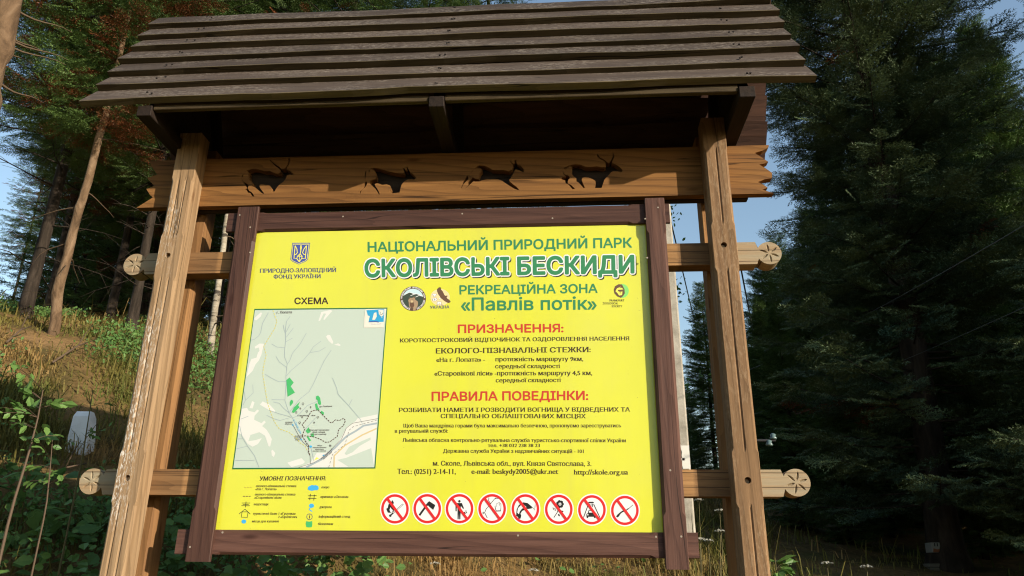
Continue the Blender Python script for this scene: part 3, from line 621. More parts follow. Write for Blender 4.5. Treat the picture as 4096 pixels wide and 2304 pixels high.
for q in ((690,745),(770,735)): a.ell(*q, 11, 11, 'bear2', 5, n=8)
a.ell(620, 680, 26, 28, 'bear2', 5, n=10); a.ell(830, 655, 26, 28, 'bear2', 5, n=10)
def arc_text(txt, t0, t1, rr, inner, size):
    for i, ch in enumerate(txt):
        if ch == ' ': continue
        t = math.radians(t0+(t1-t0)*i/(len(txt)-1)); X, Y = cx+rx*rr*math.cos(t), cy+ry*rr*math.sin(t)
        tx, ty = -math.sin(t), math.cos(t)
        if inner: tx, ty = -tx, -ty
        h = size*.36; a.text(X-tx*h, Y-ty*h, X+tx*h, Y+ty*h, size, ch, 'white', .03, lift=3, n=2)
arc_text('НАЦІОНАЛЬНИЙ ПРИРОДНИЙ ПАРК', -177, -5, .84, False, 66); arc_text('СКОЛІВСЬКІ', 168, 108, .95, True, 82); arc_text('БЕСКИДИ', 66, 12, .95, True, 82)
a.build('bear_emblem', panel)
a = Art(cI, 1)
a.ell(1940, 640, 415, 360, 'sand', 0, n=40)
a.poly([(1800,300),(1830,260),(1880,230),(1890,185),(1910,225),(1930,185),(1945,225),(1975,200),(1980,300),(2050,380),(2120,530),(2160,575),(2230,560),(2285,585),(2240,600),(2215,640),(2260,700),(2330,740),(2380,810),(2395,830),(2340,870),(2290,880),(2230,860),(2110,790),(2010,700),(1960,670),(1930,600),(1860,510),(1810,380)], 'bear2', lift=1)
for pts in ([(1600,485),(1790,480),(1800,545),(1755,540),(1740,620),(1650,620),(1655,540),(1590,550)], [(1600,720),(1660,655),(1780,655),(1820,740),(1740,810),(1630,800)], [(1810,820),(2000,820),(1990,960),(1930,960),(1905,850),(1870,960),(1800,960)], [(1885,690),(1940,665),(1990,700),(1930,740),(1890,730)]):
    a.poly(pts, 'grey', lift=2); a.poly(inset(pts, .86), 'white', lift=3)
a.ell(1710, 730, 20, 45, 'grey', 4, n=12)
a.text(1510, 1130, 2330, 1112, 130, 'УКРАЇНА', 'slate', .02, lift=1, n=2); a.build('eagle_emblem', panel)
a = Art(cC, 1)
a.ell(1955, 955, 92, 100, 'lime', 0); a.poly([(1830,940),(1850,885),(1900,858),(1950,862),(1985,930),(1990,990),(1965,1030),(1935,1055),(1880,1035),(1840,990)], 'bear2', lift=1)
a.poly([(1855,960),(1875,920),(1930,895),(1970,935),(1955,935),(1890,940),(1895,1000)], 'lemon', lift=2); a.poly([(1890,960),(1920,970),(1955,965),(1950,1015),(1910,1022),(1890,1000)], 'lemon', lift=2); a.poly([(1900,915),(1945,915),(1935,900)], 'bear2', lift=3); a.ell(1922, 985, 10, 8, 'bear2', 3, n=8)
a.text(1770,1109,1982,1108,32,'FRANKFURT','brown',.02,n=2); a.text(1668,1151,1892,1150,32,'ZOOLOGICAL','brown',.02,n=2); a.text(1800,1193,1952,1192,32,'SOCIETY','brown',.02,n=2)
a.build('gorilla_emblem', panel)
# eight prohibition signs
PIC = [(230,266),(527,264),(824,264),(1124,264),(1430,266),(1737,270),(2042,274),(2345,280)]
def picto(i, a):
    K = lambda pts, k='black', lift=2, **q: a.poly(pts, k, lift=lift, **q)
    L = lambda pts, w_, k='black', lift=2: a.line(pts, w_, k, lift=lift)
    if i == 0:
        K([(205,185),(190,215),(170,225),(165,255),(150,265),(165,300),(190,302),(215,295),(225,260),(215,225),(220,205)]); K([(190,250),(180,275),(190,298),(205,298),(210,275),(200,270)], 'white', 3); L([(195,320),(305,222)], 13); L([(215,302),(303,225)], 6, 'white', 3); a.ell(188, 328, 11, 12, 'black', 2.5, n=12)
    if i == 1: L([(455,325),(480,290),(520,235),(545,205)], 18); K([(522,222),(545,195),(600,230),(598,240),(582,275),(545,245)], lift=2.6)
    if i == 2:
        a.ell(823, 196, 11, 12, 'black', 2, n=14); K([(788,212),(846,212),(866,262),(858,266),(836,238),(832,362),(822,362),(819,295),(816,362),(806,362),(806,238),(798,238),(798,288),(787,288)]); [K([(x,y),(x+10,y+3),(x+7,y+12),(x-2,y+9)]) for x, y in ((866,292),(880,280),(884,294),(872,300))]
    if i == 3:
        L([(1095,160),(1092,190),(1108,215),(1100,235),(1070,265),(1055,300),(1080,350)], 5); L([(1108,220),(1130,195),(1145,175),(1185,168)], 5); L([(1145,175),(1160,165),(1158,152)], 4)
        o = [(1160,290),(1152,262),(1148,240),(1155,236),(1163,250),(1166,212),(1175,210),(1178,245),(1183,206),(1192,206),(1194,245),(1200,214),(1207,216),(1207,260),(1203,288)]; K(o); K(inset(o, .83), 'white', 3)
        [L([p, q], 4) for p, q in (((1035,300),(1048,308)), ((1040,292),(1050,302)), ((1033,312),(1046,312)))]
    if i == 4:
        o = [(1345,330),(1350,270),(1370,230),(1410,205),(1450,212),(1490,245),(1488,262),(1440,268),(1400,285),(1385,310),(1392,330),(1385,355),(1368,358),(1362,340)]; K(o); K([(1355,300),(1362,260),(1385,235),(1415,228),(1440,250),(1400,262),(1378,290),(1370,315)], 'white', 3); L([(1490,250),(1508,262),(1518,258),(1520,225)], 4); L([(1508,262),(1512,278),(1520,272)], 4)
    if i == 5:
        for k in range(7):
            t = 2*math.pi*k/7; a.ell(1748+22*math.cos(t), 222+23*math.sin(t), 14, 15, 'black', 2+k*.1, n=12)
        a.ell(1748, 222, 13, 14, 'white', 3.2, n=12); a.ell(1748, 222, 6, 6, 'black', 3.8, n=8); L([(1738,255),(1722,300),(1692,345)], 6)
        K([(1712,285),(1685,270),(1680,252),(1705,262)]); K([(1706,278),(1690,268),(1688,260),(1702,266)], 'white', 3); K([(1730,310),(1745,318),(1748,335),(1733,328)]); K([(1750,292),(1765,280),(1782,288),(1768,300)])
    if i == 6:
        K([(2002,208),(2018,200),(2050,200),(2062,208),(2060,213),(2005,213)]); L([(2010,222),(1965,345)], 7); L([(2058,222),(2115,345)], 7); [L([(x,218),(x2,250)], 6) for x, x2 in ((2022,2018),(2034,2034),(2046,2050))]
        K([(2005,305),(2012,278),(2056,278),(2064,305),(2078,312),(2078,335),(2074,350),(2062,350),(2060,338),(2010,338),(2006,350),(1996,350),(1992,335),(1992,312)]); K([(2014,300),(2018,284),(2050,284),(2055,300)], 'white', 3); a.ell(2004, 320, 7, 6, 'white', 3, n=8); a.ell(2066, 320, 7, 6, 'white', 3, n=8)
    if i == 7: L([(2420,228),(2375,268),(2340,290)], 5); L([(2378,262),(2350,284)], 9, lift=2.3); K([(2352,278),(2335,292),(2318,300),(2305,312),(2290,335),(2275,345),(2265,335),(2278,318),(2310,290),(2340,275)], lift=2.6)
for i, (cx, cy) in enumerate(PIC):
    a = Art(cH, 1)
    a.ell(cx, cy, 138, 147, 'white', 0, n=56); a.ell(cx, cy, 127, 135, 'signred', 1, rin=(104, 111), n=56)
    picto(i, a)
    t = math.radians(52); ux, uy = math.cos(t), math.sin(t)*1.06
    a.line([(cx-ux*107, cy-uy*107), (cx+ux*107, cy+uy*107)], 24, 'signred', lift=5)
    a.build('prohibition_sign', panel)
# dark stained frame
def frame_v(x0, x1, z0, z1):
    o = bar([(z0, 0, 0), (z0+.22, 0, 0), (z0+.24, .014, 0), (z1-.20, .014, 0), (z1-.18, 0, 0), (z1, 0, 0)], x0, x1, YF, -.0415).build('frame_upright', M_frameV, sign)
    return o
def frame_h(x0, x1, z0, z1):
    return bar([(x0, 0, 0), (x0+.19, 0, 0), (x0+.21, .012, 0), (x1-.21, .012, 0), (x1-.19, 0, 0), (x1, 0, 0)], z0, z1, -.0405, -.002 if False else -.0255, ax='X').build('frame_rail', M_frameH, sign)
fu = [frame_v(-1.722, -1.607, 1.636, 3.418), frame_v(.4275, .528, 1.622, 3.416)]
fr_ = [frame_h(-1.785, .578, 1.668, 1.776), frame_h(-1.78, .553, 3.283, 3.393)]
def screws(o, pts, y):
    for px, py in pts:
        q = bp(px, py, y); b = Bld(); b.tube([(q[0], y+.004, q[2]), (q[0], y-.0012, q[2])], [.0045, .0045], 10); b.build('screw', M_screw, o)
screws(fu[0], [(959,860),(1001,909),(760,2188),(1000,1010)], YF); screws(fu[1], [(2632,830),(2581,875),(2589,1031),(2681,1881),(2725,2146)], YF)
screws(fr_[0], [(890,2130),(2624,2147),(2072,2142)], -.0405); screws(fr_[1], [(1372,866),(1849,855),(2210,873)], -.0405)

# ------------------------------------------------------------------ ground
m, n, p = mat('forest_ground'); v = coords(n, (1, 1, 1), False)
c = ramp(n, noise(n, v, .9, 6, .6), [(.3, (.06, .07, .02)), (.45, (.14, .10, .035)), (.56, (.24, .145, .055)), (.7, (.09, .085, .028))]).outputs[0]
c = mixc(n, maprange(n, noise(n, v, 14, 4, .6), .3, .7, 0, .6), c, (.05, .035, .018))
c = mixc(n, maprange(n, noise(n, v, .7, 4, .6), .56, .72, 0, .5), c, (.20, .12, .055))
SOIL = [(at_ground(200, 1372), .42), (at_ground(250, 1640), .30), (at_ground(40, 1500), .3)]
tcs = N(n, 'TexCoord'); wob = N(n, 'VectorMath', operation='SCALE'); nzv = N(n, 'TexNoise', i_Scale=2.2, i_Detail=4.); n.links.new(tcs.outputs['Object'], nzv.inputs['Vector']); n.links.new(nzv.outputs['Color'], wob.inputs[0]); wob.inputs['Scale'].default_value = 1.2
av = N(n, 'VectorMath', operation='ADD'); n.links.new(tcs.outputs['Object'], av.inputs[0]); n.links.new(wob.outputs[0], av.inputs[1])
for q, r_ in SOIL:
    dv = N(n, 'VectorMath', operation='DISTANCE'); n.links.new(av.outputs[0], dv.inputs[0]); dv.inputs[1].default_value = tuple(q+.6)
    c = mixc(n, maprange(n, dv.outputs['Value'], r_*.5, r_*1.3, .8, 0), c, (.26, .155, .07))
n.links.new(c, p.inputs['Base Color']); p.inputs['Roughness'].default_value = .95; p.inputs['Specular IOR Level'].default_value = .1
bu = N(n, 'Bump', i_Strength=.8, i_Distance=.06); n.links.new(noise(n, v, 9, 6, .65), bu.inputs['Height']); n.links.new(bu.outputs[0], p.inputs['Normal'])
M_ground = m
def axis_steps(lo, hi, c0, fine, k):
    t = np.linspace(-1, 1, k); f = lambda u: np.sinh(u*4.2)/math.sinh(4.2); q = f(t)
    return np.where(q < 0, c0+q*(c0-lo), c0+q*(hi-c0))
gx, gy = axis_steps(-260, 260, -2.5, .1, 230), axis_steps(-200, 320, 3.5, .1, 230)
GX, GY = np.meshgrid(gx, gy); GZ = ground(GX, GY)
b = Bld(); b.v = list(zip(GX.ravel().tolist(), GY.ravel().tolist(), GZ.ravel().tolist())); nx = len(gx)
b.f = [(r*nx+q, r*nx+q+1, (r+1)*nx+q+1, (r+1)*nx+q) for r in range(len(gy)-1) for q in range(nx-1)]; b.m = [0]*len(b.f)
tag(b.build('ground', M_ground, None, True, loc=(0, 0, 0)), kind='structure')

# ------------------------------------------------------------------ foliage materials
def leafmat(name, a, bcol, rough=.55, trans=.25, scale=1.3, c3=None):
    m, n, p = mat(name); v = coords(n, (1, 1, 1)); f = noise(n, v, scale, 4, .6)
    c = mixc(n, maprange(n, f, .35, .65), a, bcol)
    if c3: c = mixc(n, maprange(n, noise(n, v, scale*.5, 3, .6), .52, .62), c, c3)
    n.links.new(c, p.inputs['Base Color']); p.inputs['Roughness'].default_value = rough; p.inputs['Specular IOR Level'].default_value = .25
    if trans:
        t = N(n, 'BsdfTranslucent'); n.links.new(c, t.inputs[0]); mx = N(n, 'MixShader', i_0=trans); n.links.new(p.outputs[0], mx.inputs[1]); n.links.new(t.outputs[0], mx.inputs[2])
        n.links.new(mx.outputs[0], n.nodes['Material Output'].inputs['Surface'])
    return m
M_needle = leafmat('spruce_needles', (.06, .115, .03), (.10, .145, .04), trans=.15)
M_needle2 = leafmat('bluish_needles', (.045, .085, .048), (.09, .12, .055), trans=.15, scale=1.6)
M_rust = leafmat('dead_needles', (.20, .065, .022), (.13, .05, .02), trans=.2)
M_fresh = leafmat('fresh_needles', (.13, .21, .055), (.10, .17, .045), trans=.2)
def barkmat(name, a, bb, sc=(9, 9, 2.2), patch=None):
    m, n, p = mat(name); v = coords(n, sc); f = noise(n, v, 1, 6, .65, .6)
    c = ramp(n, f, [(.32, tuple(x*.45 for x in bb)), (.48, bb), (.68, a)]).outputs[0]
    if patch: c = mixc(n, maprange(n, noise(n, coords(n, (3.5, 3.5, 16)), 1, 4, .6), .56, .6, 0, .9), c, patch)
    n.links.new(c, p.inputs['Base Color']); p.inputs['Roughness'].default_value = .9; p.inputs['Specular IOR Level'].default_value = .15
    bu = N(n, 'Bump', i_Strength=.9, i_Distance=.03); n.links.new(f, bu.inputs['Height']); n.links.new(bu.outputs[0], p.inputs['Normal']); return m
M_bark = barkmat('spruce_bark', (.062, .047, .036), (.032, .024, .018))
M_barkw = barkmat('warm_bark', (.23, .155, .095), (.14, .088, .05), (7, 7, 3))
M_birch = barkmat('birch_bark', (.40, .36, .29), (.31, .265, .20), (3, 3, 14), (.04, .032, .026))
M_twig = plain('dead_twig', (.10, .07, .045), .9, .1)

# ------------------------------------------------------------------ spruces
R_ = np.random.default_rng(11)
def spray_template(nn, nl, nw, rng, twigs=5):
    segs = [((0, 0, 0), (1, 0, -.06))]
    for i in range(twigs):
        x = .12+.78*i/twigs+rng.uniform(-.03, .03); l = (.50*(1-x)+.13)*rng.uniform(.8, 1.1)
        for sgn in (-1, 1):
            a = math.radians(rng.uniform(36, 50)); segs.append(((x, 0, -.05*x), (x+l*math.cos(a), sgn*l*math.sin(a), -.05*x-rng.uniform(.02, .16)*l)))
    out = []
    for a, b in segs:
        a, b = np.array(a), np.array(b); d = b-a; L = np.linalg.norm(d); d = d/L; k = max(4, int(nn*L))
        sd = np.cross(d, [0, 0, 1]); sd /= np.linalg.norm(sd); upv = np.cross(sd, d)
        for j in range(k):
            t = (j+rng.uniform(0, .9))/k; an = rng.choice([0, math.pi])+rng.normal(0, .75); r = sd*math.cos(an)+upv*math.sin(an)*.8
            th = math.radians(rng.uniform(38, 62)); q = d*math.cos(th)+r*math.sin(th); pp = a+d*L*t
            out.append([pp-d*nw, pp+d*nw, pp+q*nl*rng.uniform(.75, 1.15)])
        e = np.cross(d, upv)*.006; out.append([a-e, a+e, b])
    return np.array(out)
T_near = [spray_template(36, .10, .018, R_, 6) for _ in range(4)]
T_far = [spray_template(18, .16, .034, R_, 4) for _ in range(3)]
def spruce(H, z0, R, seed, T, whorl=.42, nb=(5, 7), dens=8., rust=0., fresh=.12, spread=1., droop=.22, gap=.0, trunk_r=None, lean=(0, 0), top_pow=.75, bare=0, mats=None, slen=.42, bark=None, low=None, tip=0.):
    """returns the meshes (trunk with limbs, crown) of one spruce standing at the origin"""
    rng = np.random.default_rng(seed); tr = trunk_r or H*.0135+.03; wood = Bld()
    k = 9; wob = rng.normal(0, .012, (k, 2)).cumsum(0); wob[0] = 0
    ax = lambda z: np.array([lean[0]*z+np.interp(z, np.linspace(0, H, k), wob[:, 0]), lean[1]*z+np.interp(z, np.linspace(0, H, k), wob[:, 1]), z])
    zs = [-.4, 0, .25, .8]+list(np.linspace(1.6, H, 10)); wood.tube([ax(z) for z in zs], [max(.008, tr*(1-z/H)**.8*(1.45 if z < .1 else 1.15 if z < .5 else 1)) if z < H else .006 for z in zs], 12)
    if bare:                                   # dead twigs on the lower trunk
        for _ in range(bare):
            z = rng.uniform(z0*.25, z0*1.25); a = rng.uniform(0, 6.28); L = rng.uniform(.4, 1.5); p0 = ax(z); d = np.array([math.cos(a), math.sin(a), rng.uniform(-.25, .15)]); pts = [p0]
            for q in range(4): pts.append(pts[-1]+d*L/4+rng.normal(0, .02, 3)-np.array([0, 0, .02*q]))
            wood.tube(pts, [.013, .010, .008, .005, .003], 4, cap=False)
            for q in range(5):
                s0 = pts[1+q % 3]; e = d+rng.normal(0, .7, 3); e /= np.linalg.norm(e); wood.tube([s0, s0+e*L*.16, s0+e*L*.3-np.array([0, 0, .03])], [.004, .003, .002], 3, cap=False)
    pos, fx, fy, fz, sc, kind, tid = [], [], [], [], [], [], []
    z = z0
    while z < H-.15:
        rel = (z-z0)/(H-z0); prof = min(1, .55+rel*4)*(1-rel)**top_pow if low is None else (1-rel)**top_pow*float(np.interp(rel, [0, low[0]-.08, low[0]], [low[1]*.9, low[1], 1.])); n_ = rng.integers(nb[0], nb[1]+1); a0 = rng.uniform(0, 6.28)
        for bi in range(n_):
            if rng.random() < gap: continue
            a = a0+6.283*bi/n_+rng.normal(0, .18); L = max(.18, R*prof*rng.uniform(.72, 1.12)); o = np.array([math.cos(a), math.sin(a), 0])
            zb = z+rng.normal(0, .1); s_up = .75*rel**1.5-droop*(1-rel); curve = .16*(1-rel)
            P = lambda t: ax(zb)+o*L*t*spread+np.array([0, 0, L*(s_up*t+curve*t*t)])
            ts = np.linspace(0, 1, 5); wood.tube([P(t) for t in ts], [max(.004, min(.03, L*.011)*(1-t*.85)) for t in ts], 4, cap=False)
            br = rng.random(); kb = 1 if br < rust else 2 if br < rust+fresh else 0
            ns = int(L*dens)+3
            for i in range(ns+1):
                t = 1.0-.0 if i == ns else .14+.84*(i+rng.uniform(0, .8))/ns
                if i < ns and t < .3 and L > 1.3 and rng.random() < .6: continue
                tg = P(min(1, t+.02))-P(t-.02); tg /= np.linalg.norm(tg); side = np.cross(tg, [0, 0, 1]); side /= np.linalg.norm(side)
                sg = 0 if i == ns else (1 if i % 2 else -1); an = math.radians(rng.uniform(38, 70))*sg
                d = tg*math.cos(an)+side*math.sin(an)+np.array([0, 0, rng.normal(-.10*droop*4*(1-rel), .14)]); d /= np.linalg.norm(d)
                y_ = np.cross([0, 0, 1], d); y_ /= np.linalg.norm(y_); roll = rng.normal(0, .35); u = np.cross(d, y_); y2 = y_*math.cos(roll)+u*math.sin(roll)
                pos.append(P(t)); fx.append(d); fy.append(y2); fz.append(np.cross(d, y2)); sc.append(slen*rng.uniform(.65, 1.2)*(1.0 if L > .8 else .45+.6*L)*(1.15-.35*t)); kind.append(2 if tip and t > .68 and kb == 0 and rng.random() < tip else kb if rng.random() < .8 else (1 if rust and rng.random() < rust else 0)); tid.append(rng.integers(0, len(T)))
        z += whorl*rng.uniform(.75, 1.25)*(1-.35*rel)
    pos, fx, fy, fz, sc, kind, tid = map(np.array, (pos, fx, fy, fz, sc, kind, tid)); V, MI = [], []
    for q, tp in enumerate(T):
        w = tid == q
        if not w.any(): continue
        M = np.stack([fx[w], fy[w], fz[w]], 1)*sc[w][:, None, None]
        t = tp.reshape(-1, 3) @ M.reshape(-1, 3, 3) if False else np.einsum('kj,sjc->skc', tp.reshape(-1, 3), M)+pos[w][:, None, :]
        V.append(t.reshape(-1, 3)); MI.append(np.repeat(kind[w], len(tp)))
    crown = fast_mesh('crown', np.concatenate(V), mats or [M_needle, M_rust, M_fresh], np.concatenate(MI))
    to = wood.build('trunk', bark or M_bark, None, True, loc=(0, 0, 0)); tm = to.data; bpy.data.objects.remove(to)
    return tm, crown
def tree(meshes, name, loc, label, cat='tree', group=None, rz=0., sc=1.):
    r = empty(name, loc); tag(r, label, cat, group); r.rotation_euler = (0, 0, rz); r.scale = (sc, sc, sc)
    for nm, me in zip(('trunk', 'crown'), meshes):
        if me is None: continue
        o = bpy.data.objects.new(nm, me); COL.objects.link(o); o.parent = r
    return r

M_tip = leafmat('olive_tips', (.12, .16, .07), (.085, .125, .055), trans=.15, scale=1.6)
RIGHT = dict(whorl=.44, nb=(9, 11), dens=13., fresh=.06, droop=.14, slen=.46, tip=.6, mats=[M_needle2, M_rust, M_tip])
big = spruce(16.5, .9, 3.9, 3, T_near, rust=.015, trunk_r=.17, top_pow=1., low=(.40, .50), **RIGHT)
shoot = spruce(7.7, .3, 2.2, 19, T_near, rust=.0, trunk_r=.10, top_pow=1.15, **RIGHT)
mid = spruce(12.5, .4, 2.3, 8, T_near, rust=.02, trunk_r=.15, **RIGHT)
tall = spruce(18, 3.0, 2.5, 21, T_near, rust=.12, fresh=.28, gap=.10, droop=.26, bare=26, trunk_r=.085, dens=8, nb=(5, 7), whorl=.42)
tall2 = spruce(19, 3.5, 2.4, 33, T_near, rust=.08, fresh=.25, gap=.10, droop=.24, bare=22, trunk_r=.082, dens=8, nb=(5, 7), whorl=.42)
rusty_t = spruce(15, 2.4, 2.3, 71, T_near, rust=.22, fresh=.22, gap=.05, droop=.28, dens=9, nb=(6, 8), whorl=.40, trunk_r=.08)
young = spruce(5.5, .3, 1.3, 41, T_far, rust=.02, fresh=.35, whorl=.3, nb=(6, 8), dens=9, trunk_r=.06, slen=.3)
far = spruce(11, .4, 2.1, 55, T_far, rust=.0, fresh=.3, whorl=.28, nb=(8, 10), dens=9, trunk_r=.12, slen=.42)

# right side: dark spruces
P = az_point(3800, 10.2); tree(big, 'spruce_tree', P, 'huge dark spruce filling the right side, with the trail plate on its trunk', 'spruce', 'dark spruces on the right', rz=.4)
for k, (px, d, me, rz, sc, lab) in enumerate((
    (4880, 9.0, shoot, 1.2, .84, 'dark spruce cut by the right edge, thin shoots at its top against the sky'),
    (3700, 15.5, mid, 2.5, .62, 'dark spruce just behind the huge spruce, left of its trunk'),
    (4050, 14.5, mid, 3.3, .60, 'tall dark spruce standing behind the huge spruce, in the deepest shade'),
    (4750, 12.5, mid, 4.6, .55, 'dark spruce outside the right edge, beyond the huge spruce'),
    (3265, 26., far, 1.1, .93, 'sunlit distant spruce with a pointed top right of the right post'),
    (3185, 25., far, 3.0, .84, 'smaller distant spruce touching the right post, lower pointed top'),
    (2900, 23., far, 4.4, .68, 'distant spruce seen between the board frame and the right post'),
    (2700, 27., far, .5, .55, 'distant spruce just right of the concrete pole'),
    (3430, 28., far, 5.1, 1.1, 'distant spruce hidden low behind the huge spruce'),
    (3800, 24., far, 2.2, 1.2, 'distant spruce deep in the shade near the right edge'),
    (4200, 20., far, 3.7, 1.1, 'distant spruce in the shade at the far right edge'),
    (3370, 20., far, 2.9, .62, 'low dense spruce in the shade just right of the lower crossbar disc'),
    (3560, 19., far, .9, .9, 'dense spruce in the shade left of the huge trunk'),
    (3980, 18., far, 5.2, .95, 'dense spruce in the shade right of the huge trunk'),
    (4420, 17., far, 1.6, 1., 'dense spruce past the right edge in the shade'),
    (3090, 33., far, 4.1, .78, 'far spruce behind the bracket with insulators'),
    (2800, 34., far, 2.3, .62, 'far spruce low in the gap beside the concrete pole'),
    (3010, 36., far, 3.3, .75, 'far spruce low behind the right post'),
    (3340, 34., far, .2, 1.0, 'far spruce in the dark background right of the right post'),
    (3560, 34., far, 1.2, 1.2, 'far spruce in the dark background below the middle of the huge spruce'),
    (3800, 33., far, 2.6, 1.2, 'far spruce in the dark background behind the huge trunk'),
    (4050, 30., far, 3.9, 1.2, 'far spruce in the dark background at the right edge'))):
    tree(me, 'spruce_tree', az_point(px, d), lab, 'spruce', 'dark spruces on the right', rz, sc)
for k, (px, d, me, sc, lab) in enumerate(((3230, 12.5, far, .34, 'low young spruce under the lower right crossbar disc'), (3420, 11.8, far, .28, 'low young spruce left of the huge spruce trunk, close to its foot'), (3600, 13., far, .36, 'young spruce close behind the left side of the huge trunk'), (3960, 11.6, far, .33, 'low young spruce right of the huge trunk with the trail plate'),
    (4130, 12.5, far, .42, 'young spruce at the bottom right corner, in deep shade'), (3330, 16., far, .5, 'young spruce in the dark gap right of the insulators'), (3500, 17., far, .5, 'young spruce in the dark gap left of the huge trunk'), (3860, 15.5, far, .5, 'young spruce just behind the huge trunk on its right side'), (4050, 16.5, far, .55, 'young spruce in the dark background of the bottom right'), (3150, 17., far, .42, 'young spruce just right of the right post foot'), (4300, 14.5, far, .5, 'young spruce partly cut by the right edge near the bottom'), (3750, 20., far, .55, 'young spruce far behind the huge trunk foot'), (3560, 23., far, .7, 'young spruce farther back in the dark, left of the huge trunk'), (3250, 23., far, .6, 'young spruce farther back, right of the right post'))):
    tree(me, 'young_spruce', az_point(px, d), lab, 'spruce', 'young spruces under the dark trees', k*1.37, sc)
# off the frame to the right: the trees whose shade lies on the right side
for k, (x, y, me, sc) in enumerate(((10.5, 1.6, mid, 1.0), (13.2, .4, mid, 1.1), (9.2, 4.4, mid, .95), (15.5, 2.8, big, .9), (12.2, 4.6, mid, 1.05), (17.5, -1.4, mid, 1.2))):
    tree(me, 'spruce_tree', (x, y, float(ground(x, y))), 'spruce outside the photo on the right, shading the dark spruces', 'spruce', 'spruces beyond the right edge', k*1.3, sc)
for k in range(7, 12):                            # unseen spruces added behind the camera to cut low sky light
    x, y = -21+k*2.6+math.sin(k*2.3)*.8, -13.5+math.sin(k*1.7)*1.6
    tree(far, 'spruce_tree', (x, y, float(ground(x, y))), 'unseen spruce added behind the camera to cut low sky light', 'spruce', 'unseen spruces added behind the camera', k*1.1, .85+.12*math.sin(k*3.1))
# left side: tall forest on the slope
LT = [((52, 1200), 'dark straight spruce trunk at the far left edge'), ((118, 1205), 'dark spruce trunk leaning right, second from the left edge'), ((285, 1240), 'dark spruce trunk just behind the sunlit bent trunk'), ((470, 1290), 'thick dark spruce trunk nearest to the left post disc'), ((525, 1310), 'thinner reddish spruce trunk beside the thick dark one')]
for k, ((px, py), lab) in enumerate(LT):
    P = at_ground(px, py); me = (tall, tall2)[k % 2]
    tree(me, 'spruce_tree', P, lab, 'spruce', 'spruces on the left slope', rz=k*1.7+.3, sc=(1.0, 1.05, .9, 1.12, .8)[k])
for k, (px, d, me, sc, lab) in enumerate(((700, 13.5, tall, .95, 'spruce hidden behind the left post with rusty dead branches beside the roof'), (960, 12., tall2, .82, 'spruce behind the board with green branches over the left roof end'),
    (1180, 10.8, tall, .78, 'spruce whose crown rises over the roof left of its middle'), (1560, 10.2, tall2, .74, 'spruce whose light green boughs hang over the middle of the roof'), (1900, 10.6, tall2, .70, 'spruce at the end of the green canopy over the roof, next to the open sky'),
    (380, 17., tall2, 1.0, 'tall spruce farther back between the trunks on the left'), (160, 18.5, tall, 1.05, 'tall spruce farthest back at the left edge'), (620, 19., tall2, 1.0, 'tall spruce far behind the left post'), (-160, 12., tall, 1.0, 'spruce outside the left edge whose boughs reach in'), (850, 17, tall, .95, 'dark spruce trunk between the left post and the board'), (-60, 15.5, tall2, .92, 'spruce whose green boughs drape over the left edge'), (230, 15.0, rusty_t, 1.0, 'spruce with drooping rusty boughs over the far left trunks'), (520, 15.5, tall, .9, 'spruce behind the thick dark trunk beside the left roof end'))):
    tree(me, 'spruce_tree', az_point(px, d), lab, 'spruce', 'spruces on the left slope', k*2.1, sc)
for k, (px, d, sc) in enumerate(((60, 19, 1.1), (260, 21, 1.2), (420, 17.5, .9), (640, 18, 1.1), (330, 25, 1.3), (740, 21, 1.2), (150, 26, 1.4), (-60, 22, 1.3), (90, 23.5, 1.5), (210, 17.5, .9), (350, 19.5, 1.2), (480, 23, 1.5), (560, 20, 1.2), (820, 18, 1.1), (20, 27, 1.7))):
    tree(young, 'young_spruce', az_point(px, d), ('young green spruce at the far left between two dark trunks', 'young spruce behind the sunlit bent trunk', 'small young spruce in front of the thick dark trunk', 'young spruce beside the left post', 'pale young spruce top against the left sky', 'young spruce in the gap right of the left post', 'young spruce farthest back at the left', 'young spruce cut by the left edge', 'tall young spruce behind the far left trunk', 'small young spruce left of the bent trunk foot', 'young spruce right of the bent trunk', 'young spruce filling the gap left of the thick dark trunk', 'young spruce behind the upper left crossbar disc', 'young spruce beside the birch trunk', 'young spruce behind the grass crest at the far left')[k], 'spruce', 'young spruces on the slope', k*1.9, sc)

